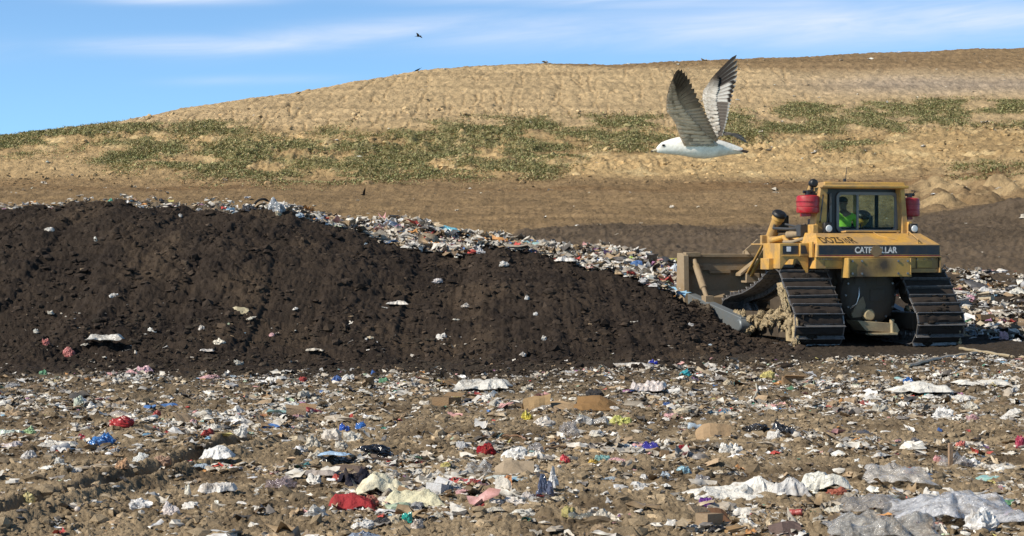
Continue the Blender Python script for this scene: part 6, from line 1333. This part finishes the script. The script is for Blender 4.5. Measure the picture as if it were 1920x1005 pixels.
# ---- middling pieces: individuals drawn from a few shapes, each with a label saying where it lies
protos = []
def pm_mesh(kind, s):
    if kind == 'bag': V, Q = blob_v(1, .8, .42, s, .5, 18, 8)
    elif kind == 'sheet': V, Q = two_sided(*sheet_v(1, .7, .26, s, (14, 10), .35, .3), .02)
    else: V, Q = card_v(1, .62, .34, s, 1+s % 3)
    o = mesh_np('shape', V, Q, None, smooth=False); me = o.data; bpy.data.objects.remove(o); return me
SHP = {}
for nm_, kind, mt, n_ in (('plastic_scrap','bag','film',7), ('film_scrap','sheet','film',6), ('paper_scrap','sheet','paper',6), ('cardboard_scrap','card','card',5), ('cloth_scrap','bag','cloth',5), ('foam_scrap','bag','paper',4)):
    SHP[nm_] = []
    for i in range(n_):
        me = pm_mesh(kind, 200+i*7+len(nm_)); me.materials.append(MATS[mt]); me.name = nm_; SHP[nm_].append(me)
def add_shape(nm_, mt, fn, n_):
    SHP[nm_] = []
    for i in range(n_):
        b = MB(); fn(b, random.Random(i*5+3)); q_ = np.random.default_rng(i)
        for v_ in b.bm.verts: v_.co += Vector(q_.normal(0, .018, 3))
        o = b.build('shape', MATS[mt], ang=50); me = o.data; me.name = nm_; bpy.data.objects.remove(o); SHP[nm_].append(me)
RY = Matrix.Rotation(math.pi/2, 4, 'Y')
add_shape('plastic_bottle', 'clear', lambda b, q: b.lathe([(.13,-.5), (.16,-.47), (.16,-.15), (.13+.03*q.random(),0), (.16,.12), (.07,.33), (.055,.45), (.06,.46), (.06,.52), (.03,.53)], (0,0,.13), 14, RY), 4)
add_shape('drink_can', 'hard', lambda b, q: b.lathe([(.20,-.5), (.26,-.44), (.26,-.1), (.17+.08*q.random(),.05), (.26,.25), (.26,.42), (.2,.5)], (0,0,.2), 14, RY), 4)
add_shape('small_carton', 'card', lambda b, q: (b.box(-.5, .5, -.3, .3, 0, .42), b.hexa([Vector(v) for v in ((-.5,-.3,.42),(.5,-.3,.42),(.55,-.62,.5+.2*q.random()),(-.5,-.6,.55),(-.5,-.29,.44),(.5,-.29,.44),(.55,-.61,.52+.2*q.random()),(-.5,-.59,.57))])), 4)
def ribbon(b, q):
    P_ = [Vector((x*1.5-.75, .25*math.sin(x*5+q.random()*6), .06+.12*abs(math.sin(x*7+q.random()))) ) for x in np.linspace(0, 1, 12)]
    for a, c in zip(P_, P_[1:]):
        n_ = Vector((0, .07, .03*math.sin(a.x*9))); b._add([a-n_, a+n_, c+n_, c-n_, a-n_-Vector((0,0,.01)), a+n_-Vector((0,0,.01)), c+n_-Vector((0,0,.01)), c-n_-Vector((0,0,.01))], [(0,1,2,3),(7,6,5,4)])
add_shape('plastic_strip', 'film', ribbon, 5)
CW = {'white': (.72,.69,.63), 'off-white': (0.568,0.529,0.442), 'grey': (0.42,0.42,0.42), 'cream': (.54,.46,.33), 'pale blue': (.42,.50,.56), 'red': (0.381,0.0714,0.0642), 'pink': (0.6,0.36,0.36), 'blue': (0.0577,0.13,0.346), 'green': (0.12,0.3,0.16), 'black': (0.03,0.03,0.032), 'brown': (0.24,0.16,0.09), 'tan': (0.348,0.254,0.161), 'yellow': (0.505,0.433,0.16), 'orange': (0.425,0.202,0.0866), 'teal': (0.0843,0.286,0.286), 'purple': (0.22,0.12,0.26)}
CP = {'plastic_bottle': (['white','grey','pale blue','green'], [4,5,3,2]), 'drink_can': (['grey','red','pale blue','green','white'], [6,2,1,1,4]), 'small_carton': (['white','tan','brown','cream','grey'], [3,6,5,4,2]), 'plastic_strip': (['white','off-white','grey','black','red','blue'], [8,5,4,3,1,1]), 'plastic_scrap': (['white','off-white','grey','pale blue','red','pink','blue','green','black','yellow','orange','teal','purple'], [22,14,9,5,3,4,1.5,3,4,2,2,2,1]), 'film_scrap': (['white','off-white','grey','pale blue','pink'], [16,10,8,3,2]), 'paper_scrap': (['white','off-white','cream','pink'], [14,10,6,1]), 'cardboard_scrap': (['brown','tan','cream'], [6,8,2]), 'cloth_scrap': (['grey','brown','black','red','pink','blue','cream'], [6,5,4,2,2,1.5,4]), 'foam_scrap': (['white','cream','yellow','tan'], [6,4,1,3])}
NN = {'plastic_bottle': 'bottle', 'drink_can': 'drink can', 'small_carton': 'carton', 'plastic_strip': 'plastic strip', 'plastic_scrap': 'plastic scrap', 'film_scrap': 'film scrap', 'paper_scrap': 'paper scrap', 'cardboard_scrap': 'cardboard scrap', 'cloth_scrap': 'rag', 'foam_scrap': 'foam scrap'}
rm = random.Random(99); used = {}
SHORT = [(h0 if len(h0.split()) <= 5 else None, a, b_) for h0, a, b_ in HERO]; SHORT = [s_ for s_ in SHORT if s_[0]]
def mk_label(size, cname, noun, u, v):
    c_ = sorted(SHORT, key=lambda t: (t[1]-u)**2+(2.2*(t[2]-v))**2)[:5]
    def rel(t):
        dx, dy = u-t[1], (v-t[2])*2.2
        return ('right of' if dx > 0 else 'left of') if abs(dx) > abs(dy) else ('in front of' if dy > 0 else 'behind')
    cand = [f'{size} {cname} {noun} {rel(t)} the {t[0]}' for t in c_[:3]]+[f'{size} {cname} {noun} between the {a[0]} and the {b[0]}' for a, b in ((c_[0], c_[1]), (c_[0], c_[2]), (c_[1], c_[2]), (c_[0], c_[3]))]
    for l in cand:
        if l not in used and len(l.split()) <= 16: used[l] = 1; return l
    return cand[0]
def mids(n, kinds, w, u0, u1, v0, v1, smin, smax, group, ok):
    k = 0; t_ = 0
    while k < n and t_ < n*30:
        t_ += 1; u = rm.uniform(u0, u1); v = v0+(v1-v0)*rm.random(); 
        if not ok(u, v): continue
        p = hit(u, v)
        if p is None: continue
        nm_ = rm.choices(kinds, w)[0]; cs, cw = CP[nm_]; cname = rm.choices(cs, cw)[0]; S_ = smin*(smax/smin)**(rm.random()**1.4); px = S_*F/p.y
        size = 'small' if px < 17 else 'middling' if px < 26 else 'large'
        o = bpy.data.objects.new(nm_, rm.choice(SHP[nm_])); COL.objects.link(o); o.scale = (S_, S_*rm.uniform(.7, 1.2), S_*rm.uniform(.6, 1.3)); o.rotation_euler = (rm.gauss(0, .15), rm.gauss(0, .15), rm.uniform(0, 6.28)); o.location = p-Vector((0, 0, .02*S_))
        j = math.exp(rm.gauss(0, .12)); o.color = (*[min(.85, x*j) for x in CW[cname]], 1)
        tag(o, mk_label(size, cname, NN[nm_], u, v), 'scrap', group); k += 1
def ok_fg(u, v):
    p = hit(u, v)
    if p is None or any(abs(u-a) < 22 and abs(v-b_) < 12 for _, a, b_ in HERO): return False
    return float(litmask(np.array([p.x]), np.array([p.y]), np.array([u]))[0]) > rm.random()*.9
K_ = ['plastic_scrap','film_scrap','paper_scrap','cardboard_scrap','cloth_scrap','foam_scrap','plastic_bottle','drink_can','small_carton','plastic_strip']
mids(230, K_, [9,6,6,4,3,3,1.5,1.2,1.0,5], -10, 1930, 700, 800, .10, .30, 'scraps trodden into the litter floor', ok_fg)
mids(260, K_, [8,6,6,4,3,3,1.5,1.2,1.0,5], -10, 1930, 800, 1003, .07, .20, 'scraps trodden into the litter floor', ok_fg)
mids(22, K_, [9,4,4,2,1,3,0,0,1,2], 0, 1400, 410, 690, .07, .17, GH, lambda u, v: v > np.interp(u, MU, MCV)+14)
def ok_face(u, v): return np.interp(u, MU, MTV)+4 < v < np.interp(u, MU, MCV)+3
mids(120, K_, [9,7,4,4,5,3,1,1,4,4], 380, 1278, 372, 545, .20, .42, GF, ok_face)
mids(70, K_, [9,7,4,4,4,3,1,1,4,4], 1790, 1930, 525, 640, .16, .40, GR, lambda u, v: u > 1775+(v-520)*.33)
